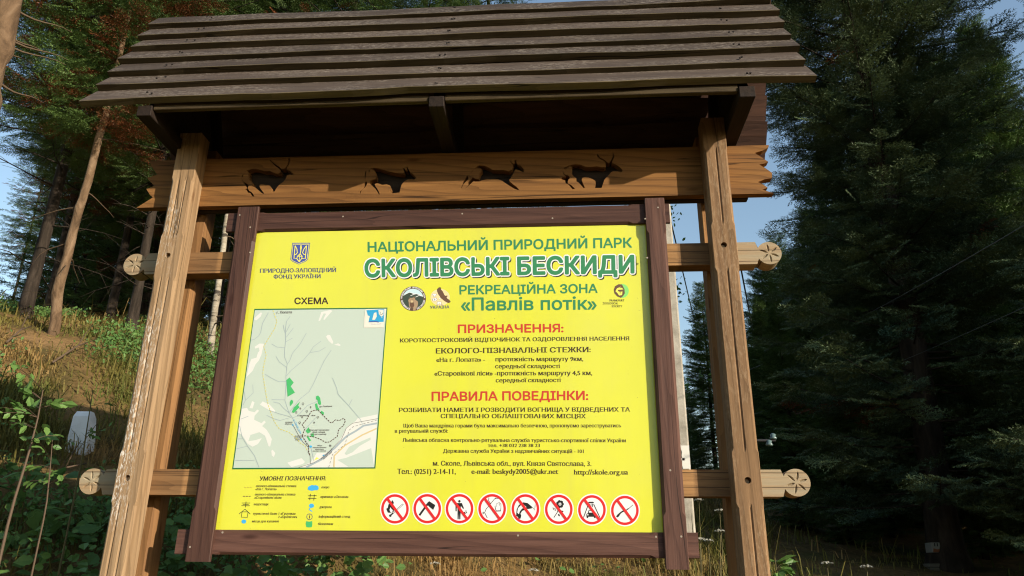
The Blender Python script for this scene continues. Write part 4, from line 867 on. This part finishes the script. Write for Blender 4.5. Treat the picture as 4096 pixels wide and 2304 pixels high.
# sunlit bent trunk, birch, near trunk at the top left corner
def at_dist(px, py, q):                        # a point seen at a pixel, as far away as q
    d = ray(px, py); return CAM+d*(math.hypot(q[0]-CAM[0], q[1]-CAM[1])/math.hypot(d[0], d[1]))
def trunk_tree(name, pts, rads, m, label, cat, twigs=0, seed=1, tl=.8, extra=None):
    r = empty(name, pts[0]); tag(r, label, cat); b = Bld(); rng = np.random.default_rng(seed)
    n = 26; t = np.linspace(0, len(pts)-1, n); P = np.array(pts, float); pp = np.stack([np.interp(t, range(len(pts)), P[:, i]) for i in range(3)], 1); rr = np.interp(t, range(len(pts)), rads)
    for i in range(1, n-1): pp[i] = pp[i]*.6+(pp[i-1]+pp[i+1])*.2+rng.normal(0, rads[0]*.07, 3)
    b.tube(pp, rr*(1+rng.normal(0, .05, n)), 14)
    if twigs:
        for q in range(twigs):
            i = rng.integers(n//4, n-1); a = rng.uniform(0, 6.28); d = np.array([math.cos(a), math.sin(a)*.6, rng.uniform(-.2, .15)]); L = tl*rng.uniform(.5, 1.2); ps = [pp[i]]
            for s in range(5): ps.append(ps[-1]+d*L/5+rng.normal(0, .015, 3)-np.array([0, 0, .012*s]))
            b.tube(ps, [.012, .010, .008, .006, .004, .002], 5, 1, cap=False)
    for px_, L_, y__ in extra or ():
        p0 = at_dist(px_-25, y__, pts[1]); tp_ = [p0]
        for s in range(1, 7): tp_.append(at_dist(px_-25+(L_+25)*s/6, y__+10*math.sin(s*.9)+L_*.12*(s/6)**1.5, pts[1])+np.array([0, .04*s, 0]))
        b.tube(tp_, [.010, .009, .0075, .006, .0045, .003, .002], 5, 1, cap=False)
    b.build('trunk', [m, M_twig], r, True)
    return r
B0 = at_ground(215, 1340)
far_k = math.hypot(B0[0]-CAM[0], B0[1]-CAM[1])/3041*1.05
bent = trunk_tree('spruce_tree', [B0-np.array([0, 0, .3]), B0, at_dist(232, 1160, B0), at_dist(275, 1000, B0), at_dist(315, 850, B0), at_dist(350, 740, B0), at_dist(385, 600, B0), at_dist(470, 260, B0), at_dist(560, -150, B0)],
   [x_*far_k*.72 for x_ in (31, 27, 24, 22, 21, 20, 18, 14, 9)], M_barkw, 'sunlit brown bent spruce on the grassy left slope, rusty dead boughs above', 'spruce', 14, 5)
rusty = spruce(9.5, 2.9, 1.7, 62, T_near, rust=.32, fresh=.28, gap=.05, droop=.2, dens=9, nb=(6, 8), whorl=.36)
o = bpy.data.objects.new('crown', rusty[1]); COL.objects.link(o); o.parent = bent; ofs = at_dist(440, 420, B0)-B0; o.location = (ofs[0], ofs[1], .3)
B1 = at_ground(838, 1432); k1 = math.hypot(B1[0]-CAM[0], B1[1]-CAM[1])/3041*1.05
trunk_tree('birch_tree', [B1-np.array([0, 0, .3]), B1, at_dist(852, 1300, B1), at_dist(876, 1130, B1), at_dist(905, 900, B1), at_dist(960, 500, B1)], [x_*k1*.8 for x_ in (19, 17, 15, 14, 12, 8)], M_birch, 'slim pale birch trunk seen between the left post and the board', 'birch', 6, 9, .5)
q = CAM+ray(-150, 700)*0; d5 = np.array([-4.2, .2, 0])
nt_ = [at_dist(-330, 1500, d5), at_dist(-210, 1000, d5), at_dist(-90, 500, d5), at_dist(-30, 240, d5), at_dist(35, 0, d5), at_dist(110, -300, d5)]
nt_[0] = np.array([nt_[0][0]-.02, nt_[0][1], float(ground(nt_[0][0], nt_[0][1]))-.2])
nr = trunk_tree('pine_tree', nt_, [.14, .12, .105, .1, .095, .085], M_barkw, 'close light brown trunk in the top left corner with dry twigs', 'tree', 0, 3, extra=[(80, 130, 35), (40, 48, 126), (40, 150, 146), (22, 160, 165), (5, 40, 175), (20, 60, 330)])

# ------------------------------------------------------------------ grass and undergrowth
M_grass = leafmat('meadow_grass', (.22, .17, .045), (.10, .145, .03), .7, .35, .9, (.37, .235, .09))
rng = np.random.default_rng(77); MK = at_ground(318, 1812)
def scatter(nmax, x0, x1, y0, y1, dens):
    x = rng.uniform(x0, x1, nmax); y = rng.uniform(y0, y1, nmax); d = np.hypot(x-CAM[0], y-CAM[1])
    keep = rng.random(nmax) < dens(x, y, d)
    for q, r_ in SOIL: keep &= rng.random(nmax) > np.clip(1.5-np.hypot(x-q[0], y-q[1])/r_, 0, .75)
    a_ = np.array(CAM[:2])-MK[:2]; a_ /= np.hypot(*a_); u_ = (x-MK[0])*a_[0]+(y-MK[1])*a_[1]; w_ = np.abs((x-MK[0])*a_[1]-(y-MK[1])*a_[0]); keep &= ~((u_ > .4) & (u_ < .95) & (w_ < .17)); x, y = x[keep], y[keep]; return x, y, ground(x, y), d[keep]
def clump(x, y): return .5+.5*np.sin(x*2.1+np.sin(y*1.7)*1.5)*np.cos(y*2.4+np.sin(x*1.3)*2)
x, y, z, d = scatter(900000, -11, 5, -.3, 13, lambda x, y, d: np.clip(7/d, 0, 1)**1.6*np.clip(clump(x, y)*1.5-.4, .12, 1)*np.where((y > 8.5) & (x > -3), .25, 1)*np.where(x > .25*(y+3.6), .05, 1)*np.where((x > -2.2) & (y < 2) & (x < 1), 0, 1))
k = len(x); h = rng.gamma(2.2, .05, k).clip(.035, .45)*(.6+.8*clump(x*.7+4, y*.7)); stalk = rng.random(k) < .005; h = np.where(stalk, h*2.6+.12, h); wd = rng.uniform(.0025, .005, k)*np.clip(d/5, 1, 2.2); a = rng.uniform(0, 6.28, k); bend = rng.uniform(.2, 1.6, k)
o = np.stack([np.cos(a), np.sin(a), np.zeros(k)], 1); sd_ = np.stack([-np.sin(a), np.cos(a), np.zeros(k)], 1); base = np.stack([x, y, z-.01], 1)
m1 = base+o*(h*bend*.25)[:, None]+np.array([0, 0, 1])*(h*.6)[:, None]; tip = base+o*(h*bend)[:, None]+np.array([0, 0, 1])*(h*(1-.35*bend))[:, None]
wv_ = sd_*wd[:, None]; tr = np.stack([base-wv_, base+wv_, m1+wv_*.7, base-wv_, m1+wv_*.7, m1-wv_*.7, m1-wv_*.7, m1+wv_*.7, tip], 1)
go = bpy.data.objects.new('grass', fast_mesh('grass', tr, M_grass)); COL.objects.link(go); tag(go, 'dry and green grass covering the slope behind the stand', 'grass', kind='stuff')

M_leaf = leafmat('bramble_leaves', (.14, .27, .065), (.19, .32, .085), .45, .4, 3.5)
M_leafd = leafmat('dark_leaves', (.09, .19, .048), (.13, .23, .06), .45, .3, 3.5)
M_stem = plain('green_stem', (.13, .11, .05), .8, .2)
M_stemb = plain('brown_stem', (.11, .075, .05), .8, .2)
LEAF = np.array([[0, 0, 0], [.22, .27, .05], [.40, .24, .05], [.5, .33, .06], [.72, .2, .03], [1, 0, -.06], [.72, -.2, .03], [.5, -.33, .06], [.40, -.24, .05], [.22, -.27, .05]])
LT_ = [(0, 1, 2), (0, 2, 3), (0, 3, 4), (0, 4, 5), (0, 5, 6), (0, 6, 7), (0, 7, 8), (0, 8, 9)]
def leaves_mesh(name, P, D, S, mats, mi=None, flat=.6, wid=1., seed=1, face=(0, 0, 1.)):
    g = np.random.default_rng(seed); k = len(P); D = D/np.linalg.norm(D, axis=1)[:, None]
    upv = np.array(face)+g.normal(0, flat, (k, 3)); y_ = np.cross(upv, D); y_ /= np.linalg.norm(y_, axis=1)[:, None]; z_ = np.cross(D, y_)
    M = np.stack([D, y_*wid, z_], 1)*S[:, None, None]; V = np.einsum('kj,sjc->skc', LEAF, M)+P[:, None, :]
    tri = V[:, np.array(LT_).ravel(), :].reshape(-1, 3)
    return fast_mesh(name, tri, mats, None if mi is None else np.repeat(mi, len(LT_)))
# leafy undergrowth (nobody could count it): low on the left, under the board and on the right
x, y, z, d = scatter(90000, -5.5, 5.5, -1.6, 5.5, lambda x, y, d: np.where((x < -1.2) & (y < 2.6), .50*np.clip((clump(x*1.2, y*1.2+2)-.12)*1.4, 0, 1)*np.clip(1.9-.75*y, .04, 1), 0)*np.where((x > -2.0) & (y < .25), 0, 1)+np.where((x > .95) & (y > .3) & (y < 3), .10*clump(x+3, y), 0)+np.where((x > -1.8) & (x < 1.) & (y > 2.0), .05*clump(x*1.3, y), 0))
k = len(x); hh = rng.uniform(.03, .34, k)*np.where(x < -1.2, 1.0, .5); P_ = np.stack([x, y, z+hh], 1); D_ = np.stack([rng.normal(0, 1, k), rng.normal(-.4, 1, k), rng.normal(-.15, .35, k)], 1)
S_ = rng.gamma(3.5, .016, k).clip(.022, .15)*np.where(rng.random(k) < .06, 1.8, 1)*np.where(x < -1.2, 1, .75)
uo = bpy.data.objects.new('undergrowth', leaves_mesh('undergrowth', P_, D_, S_, [M_leaf, M_leafd], (rng.random(k) < .3).astype(int), .42, 1.15, 3, (.25, -.75, .75))); COL.objects.link(uo); tag(uo, 'leafy green undergrowth low on the slope around the posts', 'undergrowth', kind='stuff')

# low bilberry patches on the slope
x, y, z, d = scatter(200000, -9, -1.2, 1.2, 9, lambda x, y, d: .38*np.clip((np.sin(x*1.1+y*.6+.5)*np.cos(y*1.3-x*.5)-.05)*2., 0, 1))
k = len(x); P_ = np.stack([x, y, z+rng.uniform(.02, .26, k)], 1); D_ = rng.normal(0, 1, (k, 3))
bo = bpy.data.objects.new('ground_cover', leaves_mesh('ground_cover', P_, D_, rng.uniform(.025, .06, k), [M_leaf, M_leafd], (rng.random(k) < .85).astype(int), .6, .9, 13, (.3, -.6, .8))); COL.objects.link(bo); tag(bo, 'patches of low dark green shrubs on the grassy slope', 'ground cover', kind='stuff')

def stem_plant(name, pts, r, m, lab, cat, leaf, nleaf, seed, group=None, spread=.28, from_t=.35):
    """sapling: a stem through the points, short side twigs and leaves"""
    g = np.random.default_rng(seed); root = empty(name, pts[0]); tag(root, lab, cat, group); P = np.array(pts, float); t = np.linspace(0, len(P)-1, 14); pp = np.stack([np.interp(t, range(len(P)), P[:, i]) for i in range(3)], 1)
    b = Bld(); b.tube(pp, np.linspace(r, r*.35, 14), 6); lp, ld, ls = [], [], []
    for q in range(nleaf):
        i = g.integers(int(14*from_t), 14); a = g.uniform(0, 6.28); dd = np.array([math.cos(a), math.sin(a), g.uniform(-.1, .5)]); L = spread*g.uniform(.3, 1); e = pp[i]+dd*L
        b.tube([pp[i], pp[i]+dd*L*.5+np.array([0, 0, .01]), e], [r*.3, r*.22, r*.14], 3, cap=False)
        for s in range(4): lp.append(pp[i]+dd*L*(.4+.2*s)); ld.append(dd+g.normal(0, .7, 3)+np.array([0, 0, -.25])); ls.append(leaf*g.uniform(.6, 1.2))
    b.build('stem', m, root)
    lm = leaves_mesh('leaves', np.array(lp)-np.array(pts[0]), np.array(ld), np.array(ls), [M_leaf, M_leafd], (g.random(len(lp)) < .4).astype(int), .5, .9, seed); o = bpy.data.objects.new('leaves', lm); COL.objects.link(o); o.parent = root
    return root
def col_at(px, py, dist):
    d = ray(px, py); return CAM+d*(dist/math.hypot(d[0], d[1]))
def rooted(pts):
    p0 = np.array(pts[0]); p0[2] = min(p0[2], float(ground(p0[0], p0[1])))-.02; return [p0]+[np.array(q) for q in pts]
stem_plant('sapling', rooted([col_at(45, 2040, 4.3), col_at(110, 1830, 4.35), col_at(150, 1680, 4.4), col_at(172, 1560, 4.4)]), .0075, M_stemb, 'thin brown sapling left of the white marker post', 'sapling', .06, 14, 4, 'saplings on the left bank', .24, .6)
stem_plant('sapling', rooted([col_at(185, 2030, 4.5), col_at(200, 1880, 4.5), col_at(210, 1760, 4.55)]), .005, M_stemb, 'short sapling in front of the white marker post', 'sapling', .05, 6, 6, 'saplings on the left bank', .2)
stem_plant('sapling', rooted([col_at(330, 1830, 5.0), col_at(350, 1700, 5.0), col_at(372, 1560, 5.05)]), .006, M_stem, 'slim green sapling rising beside the white marker post', 'sapling', .04, 7, 8, 'saplings on the left bank', .16)
stem_plant('sapling', rooted([col_at(3110, 2330, 5.2), col_at(3100, 2230, 5.2)]), .006, M_stem, 'small broad leaved plant at the foot of the right post', 'plant', .11, 8, 12, None, .12)

for k, (a_, c_, lab) in enumerate((((205, 1475), (385, 1395), 'thin fallen branch lying on the green patch of the slope'), ((150, 1985), (330, 1930), 'dead twig lying among the leaves under the left crossbar disc'), ((20, 1390), (120, 1345), 'dry stick on the bare earth at the left edge'))):
    p0, p1 = at_ground(*a_), at_ground(*c_); p0[2] += .05; p1[2] += .12; md_ = (p0+p1)/2+np.array([0, 0, .05]); b = Bld(); b.tube([p0, md_, p1], [.012, .009, .004], 5); e_ = md_+(p1-p0)*.3+np.array([.05, -.1, .14]); b.tube([md_, (md_+e_)/2+np.array([0, 0, .02]), e_], [.007, .005, .002], 4)
    tag(b.build('fallen_branch', M_stemb, None, True, loc=p0), lab, 'branch')
# white umbel flowers and grass heads
M_petal = plain('umbel_petals', (.42, .41, .35), .7, .1)
def umbel(px, py, dist, hgt, seed, lab):
    g = np.random.default_rng(seed); top = col_at(px, py, dist); base = np.array([top[0]+g.uniform(-.05, .05), top[1]+.02, float(ground(top[0], top[1]))-.02])
    r = empty('white_flower', base); tag(r, lab, 'flower', 'white wild flowers by the right post'); b = Bld(); mid_ = (top+base)/2+np.array([g.uniform(-.03, .03), 0, 0]); b.tube([base, mid_, top-np.array([0, 0, .03])], [.004, .0035, .0025], 5)
    for q in range(9):
        a = q*.7; e = top+np.array([math.cos(a), math.sin(a), 0])*.03*g.uniform(.3, 1); b.tube([top-np.array([0, 0, .03]), e], [.0015, .001], 3, cap=False)
    b.build('stem', M_stem, r); V = []
    for q in range(70):
        a = g.uniform(0, 6.28); rr = .042*math.sqrt(g.random()); c = top+np.array([rr*math.cos(a), rr*math.sin(a), .012*(1-(rr/.042)**2)+g.normal(0, .002)]); s = .0055
        n1 = g.normal(0, 1, 3); n1 /= np.linalg.norm(n1); n2 = np.cross(n1, g.normal(0, 1, 3)); n2 /= np.linalg.norm(n2); V.append([c+n1*s, c+n2*s, c-n1*s-n2*s*.4])
    o = bpy.data.objects.new('umbel', fast_mesh('umbel', np.array(V)-base, M_petal)); COL.objects.link(o); o.parent = r
for i, (px, py, dist, lab) in enumerate(((3466, 2268, 6.0, 'white umbel flower under the huge spruce, right of the other flowers'), (3308, 2254, 6.2, 'small white flower on a thin stem right of the right post'), (2800, 2158, 6.0, 'white umbel flower in the sunlit grass beside the board corner'), (2832, 2163, 6.1, 'white umbel flower touching its neighbour beside the board corner'),
    (2878, 2042, 6.8, 'white flower highest in the gap beside the right post'), (2795, 2000, 7.2, 'white flower just under the lower right crossbar'), (2880, 2125, 6.4, 'white flower at the left edge of the right post'), (2135, 2282, 6.0, 'white flower in the grass under the board'), (1740, 2255, 6.3, 'white flower in the grass under the middle of the board'))):
    umbel(px, py, dist, .5, i+30, lab)

# ------------------------------------------------------------------ concrete pole, wires, marker post, trail plate
m, n, p = mat('pole_concrete'); v = coords(n, (1, 1, 1)); c = ramp(n, noise(n, v, 5, 6, .65), [(.3, (.24, .215, .17)), (.5, (.36, .325, .265)), (.72, (.45, .41, .34))]).outputs[0]
c = mixc(n, maprange(n, noise(n, coords(n, (14, 14, 1.5)), 1, 4, .6), .58, .68, 0, .5), c, (.17, .14, .10)); n.links.new(c, p.inputs['Base Color']); p.inputs['Roughness'].default_value = .9
bu = N(n, 'Bump', i_Strength=.4, i_Distance=.01); n.links.new(noise(n, v, 40, 4, .6), bu.inputs['Height']); n.links.new(bu.outputs[0], p.inputs['Normal']); M_conc = m
DP = 8.6; pb = col_at(2735, 2150, DP); gz = float(ground(pb[0], pb[1])); zt_ = 10.2
pole = empty('utility_pole', (pb[0], pb[1], gz)); tag(pole, 'grey concrete utility pole behind the right edge of the board', 'pole')
b = Bld(); e1 = col_at(2779, 2131, DP); e2 = col_at(2615, 2, DP); xr0, xr1 = e1[0], e1[0]+(e2[0]-e1[0])*(zt_-e1[2])/(e2[2]-e1[2])
t1 = (xr1-.17, xr1); t0 = (xr0-.27, xr0)
for i, ((xa, xb), yy, zz) in enumerate(((t0, .13, gz-.6), (t1, .085, zt_))):
    c_ = .018; b.v += [(xa+c_, pb[1]-yy, zz), (xb-c_, pb[1]-yy, zz), (xb, pb[1]-yy+c_, zz), (xb, pb[1]+yy, zz), (xa, pb[1]+yy, zz), (xa, pb[1]-yy+c_, zz)]
b.f = [(i, (i+1) % 6, 6+(i+1) % 6, 6+i) for i in range(6)]+[tuple(range(6)), tuple(range(6, 12))]; b.m = [0]*len(b.f); b.build('shaft', M_conc, pole)
M_paper = plain('torn_white_paper', (.66, .64, .58), .7)
for i, (px0, px1, py0, py1) in enumerate(((2728, 2757, 1782, 1875), (2719, 2725, 1778, 1800), (2722, 2740, 1832, 1842))):
    q0, q1 = [bp(a, c_, pb[1]-.133) for a, c_ in ((px0, py1), (px1, py0))]
    b = Bld(); nn_ = 7; g = random.Random(i); vs = []
    for s in range(nn_+1): z_ = q0[2]+(q1[2]-q0[2])*s/nn_; vs += [(q0[0]+g.uniform(0, .012), pb[1]-.132-.002, z_), (q1[0]-g.uniform(0, .008), pb[1]-.132-.002, z_)]
    b.add(vs, [(2*s, 2*s+1, 2*s+3, 2*s+2) for s in range(nn_)]); b.build('paper_scrap', M_paper, pole)
M_iron = plain('dark_iron', (.03, .03, .032), .6)
b = Bld(); b.box(xr1-.7, xr1+.5, pb[1]-.05, pb[1]+.05, zt_-.35, zt_-.26); b.build('crossarm', M_iron, pole)
M_wire = plain('wire', (.075, .08, .085), .6)
def wire(a, c_, sag, r, lab):
    a, c_ = np.array(a), np.array(c_); pts = [a+(c_-a)*t+np.array([0, 0, -sag*4*t*(1-t)]) for t in np.linspace(0, 1, 24)]
    b = Bld(); b.tube(pts, [r]*24, 5); tag(b.build('overhead_wire', M_wire, None, True, loc=a), lab, 'wire', 'overhead wires')
wire((xr1-.6, pb[1], zt_-.25), col_at(2852, 1590, 42), .1, .02, 'thin overhead wire seen in the sky left of the right post')
wire((xr1+.42, pb[1], zt_-.25), col_at(3110, 1830, 42), .1, .022, 'thin overhead wire seen in the sky right of the right post')
wire(col_at(4400, 720, 6.5), col_at(2940, 1500, 15.), .12, .004, 'dark cable sloping down across the shaded spruces on the right')
wire(col_at(4400, 1090, 7.0), col_at(3000, 1660, 16.), .10, .003, 'fainter lower cable across the shaded spruces on the right')
# short pole hidden by the right post carries a bracket with two glass insulators
hp = col_at(3022, 2100, 7.4); gz = float(ground(hp[0], hp[1])); pl2 = empty('bracket_pole', (hp[0], hp[1], gz)); tag(pl2, 'dark slim pole behind the right post carrying a bracket with glass insulators', 'pole')
b = Bld(); tz = col_at(3000, 1700, 7.4)[2]; b.tube([(hp[0], hp[1], gz-.3), (hp[0], hp[1], tz)], [.04, .035], 10); b.build('shaft', M_bark, pl2)
q0 = col_at(3110, 1757, 7.4); b = Bld(); b.tube([(hp[0], hp[1], q0[2]), (q0[0], hp[1], q0[2])], [.012, .012], 6); b.build('bracket', M_iron, pl2)
M_glass = plain('insulator_glass', (.11, .165, .16), .2, .6)
for (px, py) in ((3099, 1742), (3082, 1769)):
    q = col_at(px, py, 7.4); b = Bld(); b.tube([(q[0], hp[1], q[2]-.025), (q[0], hp[1], q[2]-.012), (q[0], hp[1], q[2]), (q[0], hp[1], q[2]+.02), (q[0], hp[1], q[2]+.03)], [.028, .034, .022, .026, .010], 14); b.build('insulator', M_glass, pl2, True)
# white marker post on the bank
B2 = at_ground(318, 1812); d2 = math.hypot(B2[0]-CAM[0], B2[1]-CAM[1])
mk = empty('marker_post', B2); tag(mk, 'leaning white marker post with a sloped top standing on the left bank', 'marker post')
m, n, p = mat('white_limewash'); c = mixc(n, maprange(n, noise(n, coords(n, (6, 6, 6)), 1, 5, .6), .35, .7), (.80, .81, .82), (.66, .67, .66)); n.links.new(c, p.inputs['Base Color']); p.inputs['Roughness'].default_value = .85; M_lime = m
th = .1; R2 = np.array([[math.cos(th), -math.sin(th)], [math.sin(th), math.cos(th)]]); hw = .072; Ht = at_dist(352, 1648, B2)[2]-B2[2]; tx = at_dist(352, 1648, B2)[0]-B2[0]-.02
b = Bld(); rows = []
for zz, w_, lx in ((-.35, hw*1.25, -.12*tx), (0, hw*1.2, 0), (Ht*.86, hw*.94, tx*.86), (Ht, hw*.80, tx)):
    r = []
    for sx, sy in ((-1, -1), (1, -1), (1, 1), (-1, 1)):
        q = R2 @ np.array([sx*w_, sy*w_*(.85 if zz < Ht else .5)]); r.append((B2[0]+q[0]+lx, B2[1]+q[1], B2[2]+zz))
    rows.append(r); b.v += r
for i in range(3):
    for k in range(4): b.f.append((i*4+k, i*4+(k+1) % 4, i*4+4+(k+1) % 4, i*4+4+k)); b.m.append(0)
b.f.append((12, 13, 14, 15)); b.m.append(0); b.build('post_body', M_lime, mk)
# trail plate and a small board on the trunk of the huge spruce
TP = az_point(3800, 10.2); 
def on_trunk(px, py): return col_at(px, py, 10.2-.20)
q = on_trunk(3744, 2190); hw_, hh_ = .046, .052
tp = empty('trail_plate', q); tag(tp, 'small white trail plate with orange smears on the huge spruce trunk', 'sign plate')
b = Bld(); b.box(q[0]-hw_, q[0]+hw_, q[1]-.004, q[1]+.16, q[2]-hh_, q[2]+hh_); b.build('plate', plain('plate_white', (.30, .30, .28), .6), tp)
b = Bld(); y_ = q[1]-.0055
b.add([(q[0]-.04, y_, q[2]-.048), (q[0]+.042, y_, q[2]-.049), (q[0]+.04, y_, q[2]-.012), (q[0]+.01, y_, q[2]-.02), (q[0]-.03, y_, q[2]-.008)], [(0, 1, 2, 3, 4)]); b.build('orange_mark', plain('plate_orange', (.28, .10, .04), .6), tp)
b = Bld()
for dx in (-.012, .016): b.add([(q[0]+dx-.006, y_, q[2]+.012), (q[0]+dx+.006, y_, q[2]+.012), (q[0]+dx+.008, y_, q[2]+.045), (q[0]+dx-.004, y_, q[2]+.048)], [(0, 1, 2, 3)])
b.build('dark_mark', M_iron, tp)
q = on_trunk(3768, 2270); b = Bld()
for k in range(2): b.box(q[0]-.13, q[0]+.13, q[1]-.01, q[1]+.16, q[2]-.035+k*.04, q[2]-.0+k*.04)
tag(b.build('wooden_board', wood('grey_board', (.26, .24, .18), (.14, .12, .09), 'X'), None, loc=q), 'short weathered board nailed low on the huge spruce trunk', 'board')
# broadleaf branches behind the pole
tr_ = az_point(2640, 15.); g = np.random.default_rng(5); r = empty('broadleaf_tree', tr_); tag(r, 'light broadleaf tree just right of the concrete pole', 'tree')
b = Bld(); b.tube([(tr_[0], tr_[1], tr_[2]-.3), (tr_[0]+.05, tr_[1], tr_[2]+2.5), (tr_[0], tr_[1], tr_[2]+5.6)], [.09, .06, .02], 8); lp = []
for k in range(46):
    z0_ = g.uniform(.9, 5.5); a = g.uniform(0, 6.28); L = g.uniform(.5, 1.25)*(1.15-z0_/9); p0 = np.array([tr_[0]+.03, tr_[1], tr_[2]+z0_]); dd = np.array([math.cos(a), math.sin(a), .35]); e = p0+dd*L
    b.tube([p0, p0+dd*L*.5, e], [.014, .009, .003], 4, cap=False)
    for s in range(42): lp.append(p0+dd*L*g.uniform(.3, 1.08)+g.normal(0, .11, 3))
b.build('trunk', M_bark, r, True); lp = np.array(lp); lm = leaves_mesh('crown', lp-tr_, g.normal(0, 1, (len(lp), 3)), g.uniform(.06, .11, len(lp)), [M_leafd, M_leaf], (g.random(len(lp)) < .3).astype(int), .8, .8, 9); o = bpy.data.objects.new('crown', lm); COL.objects.link(o); o.parent = r
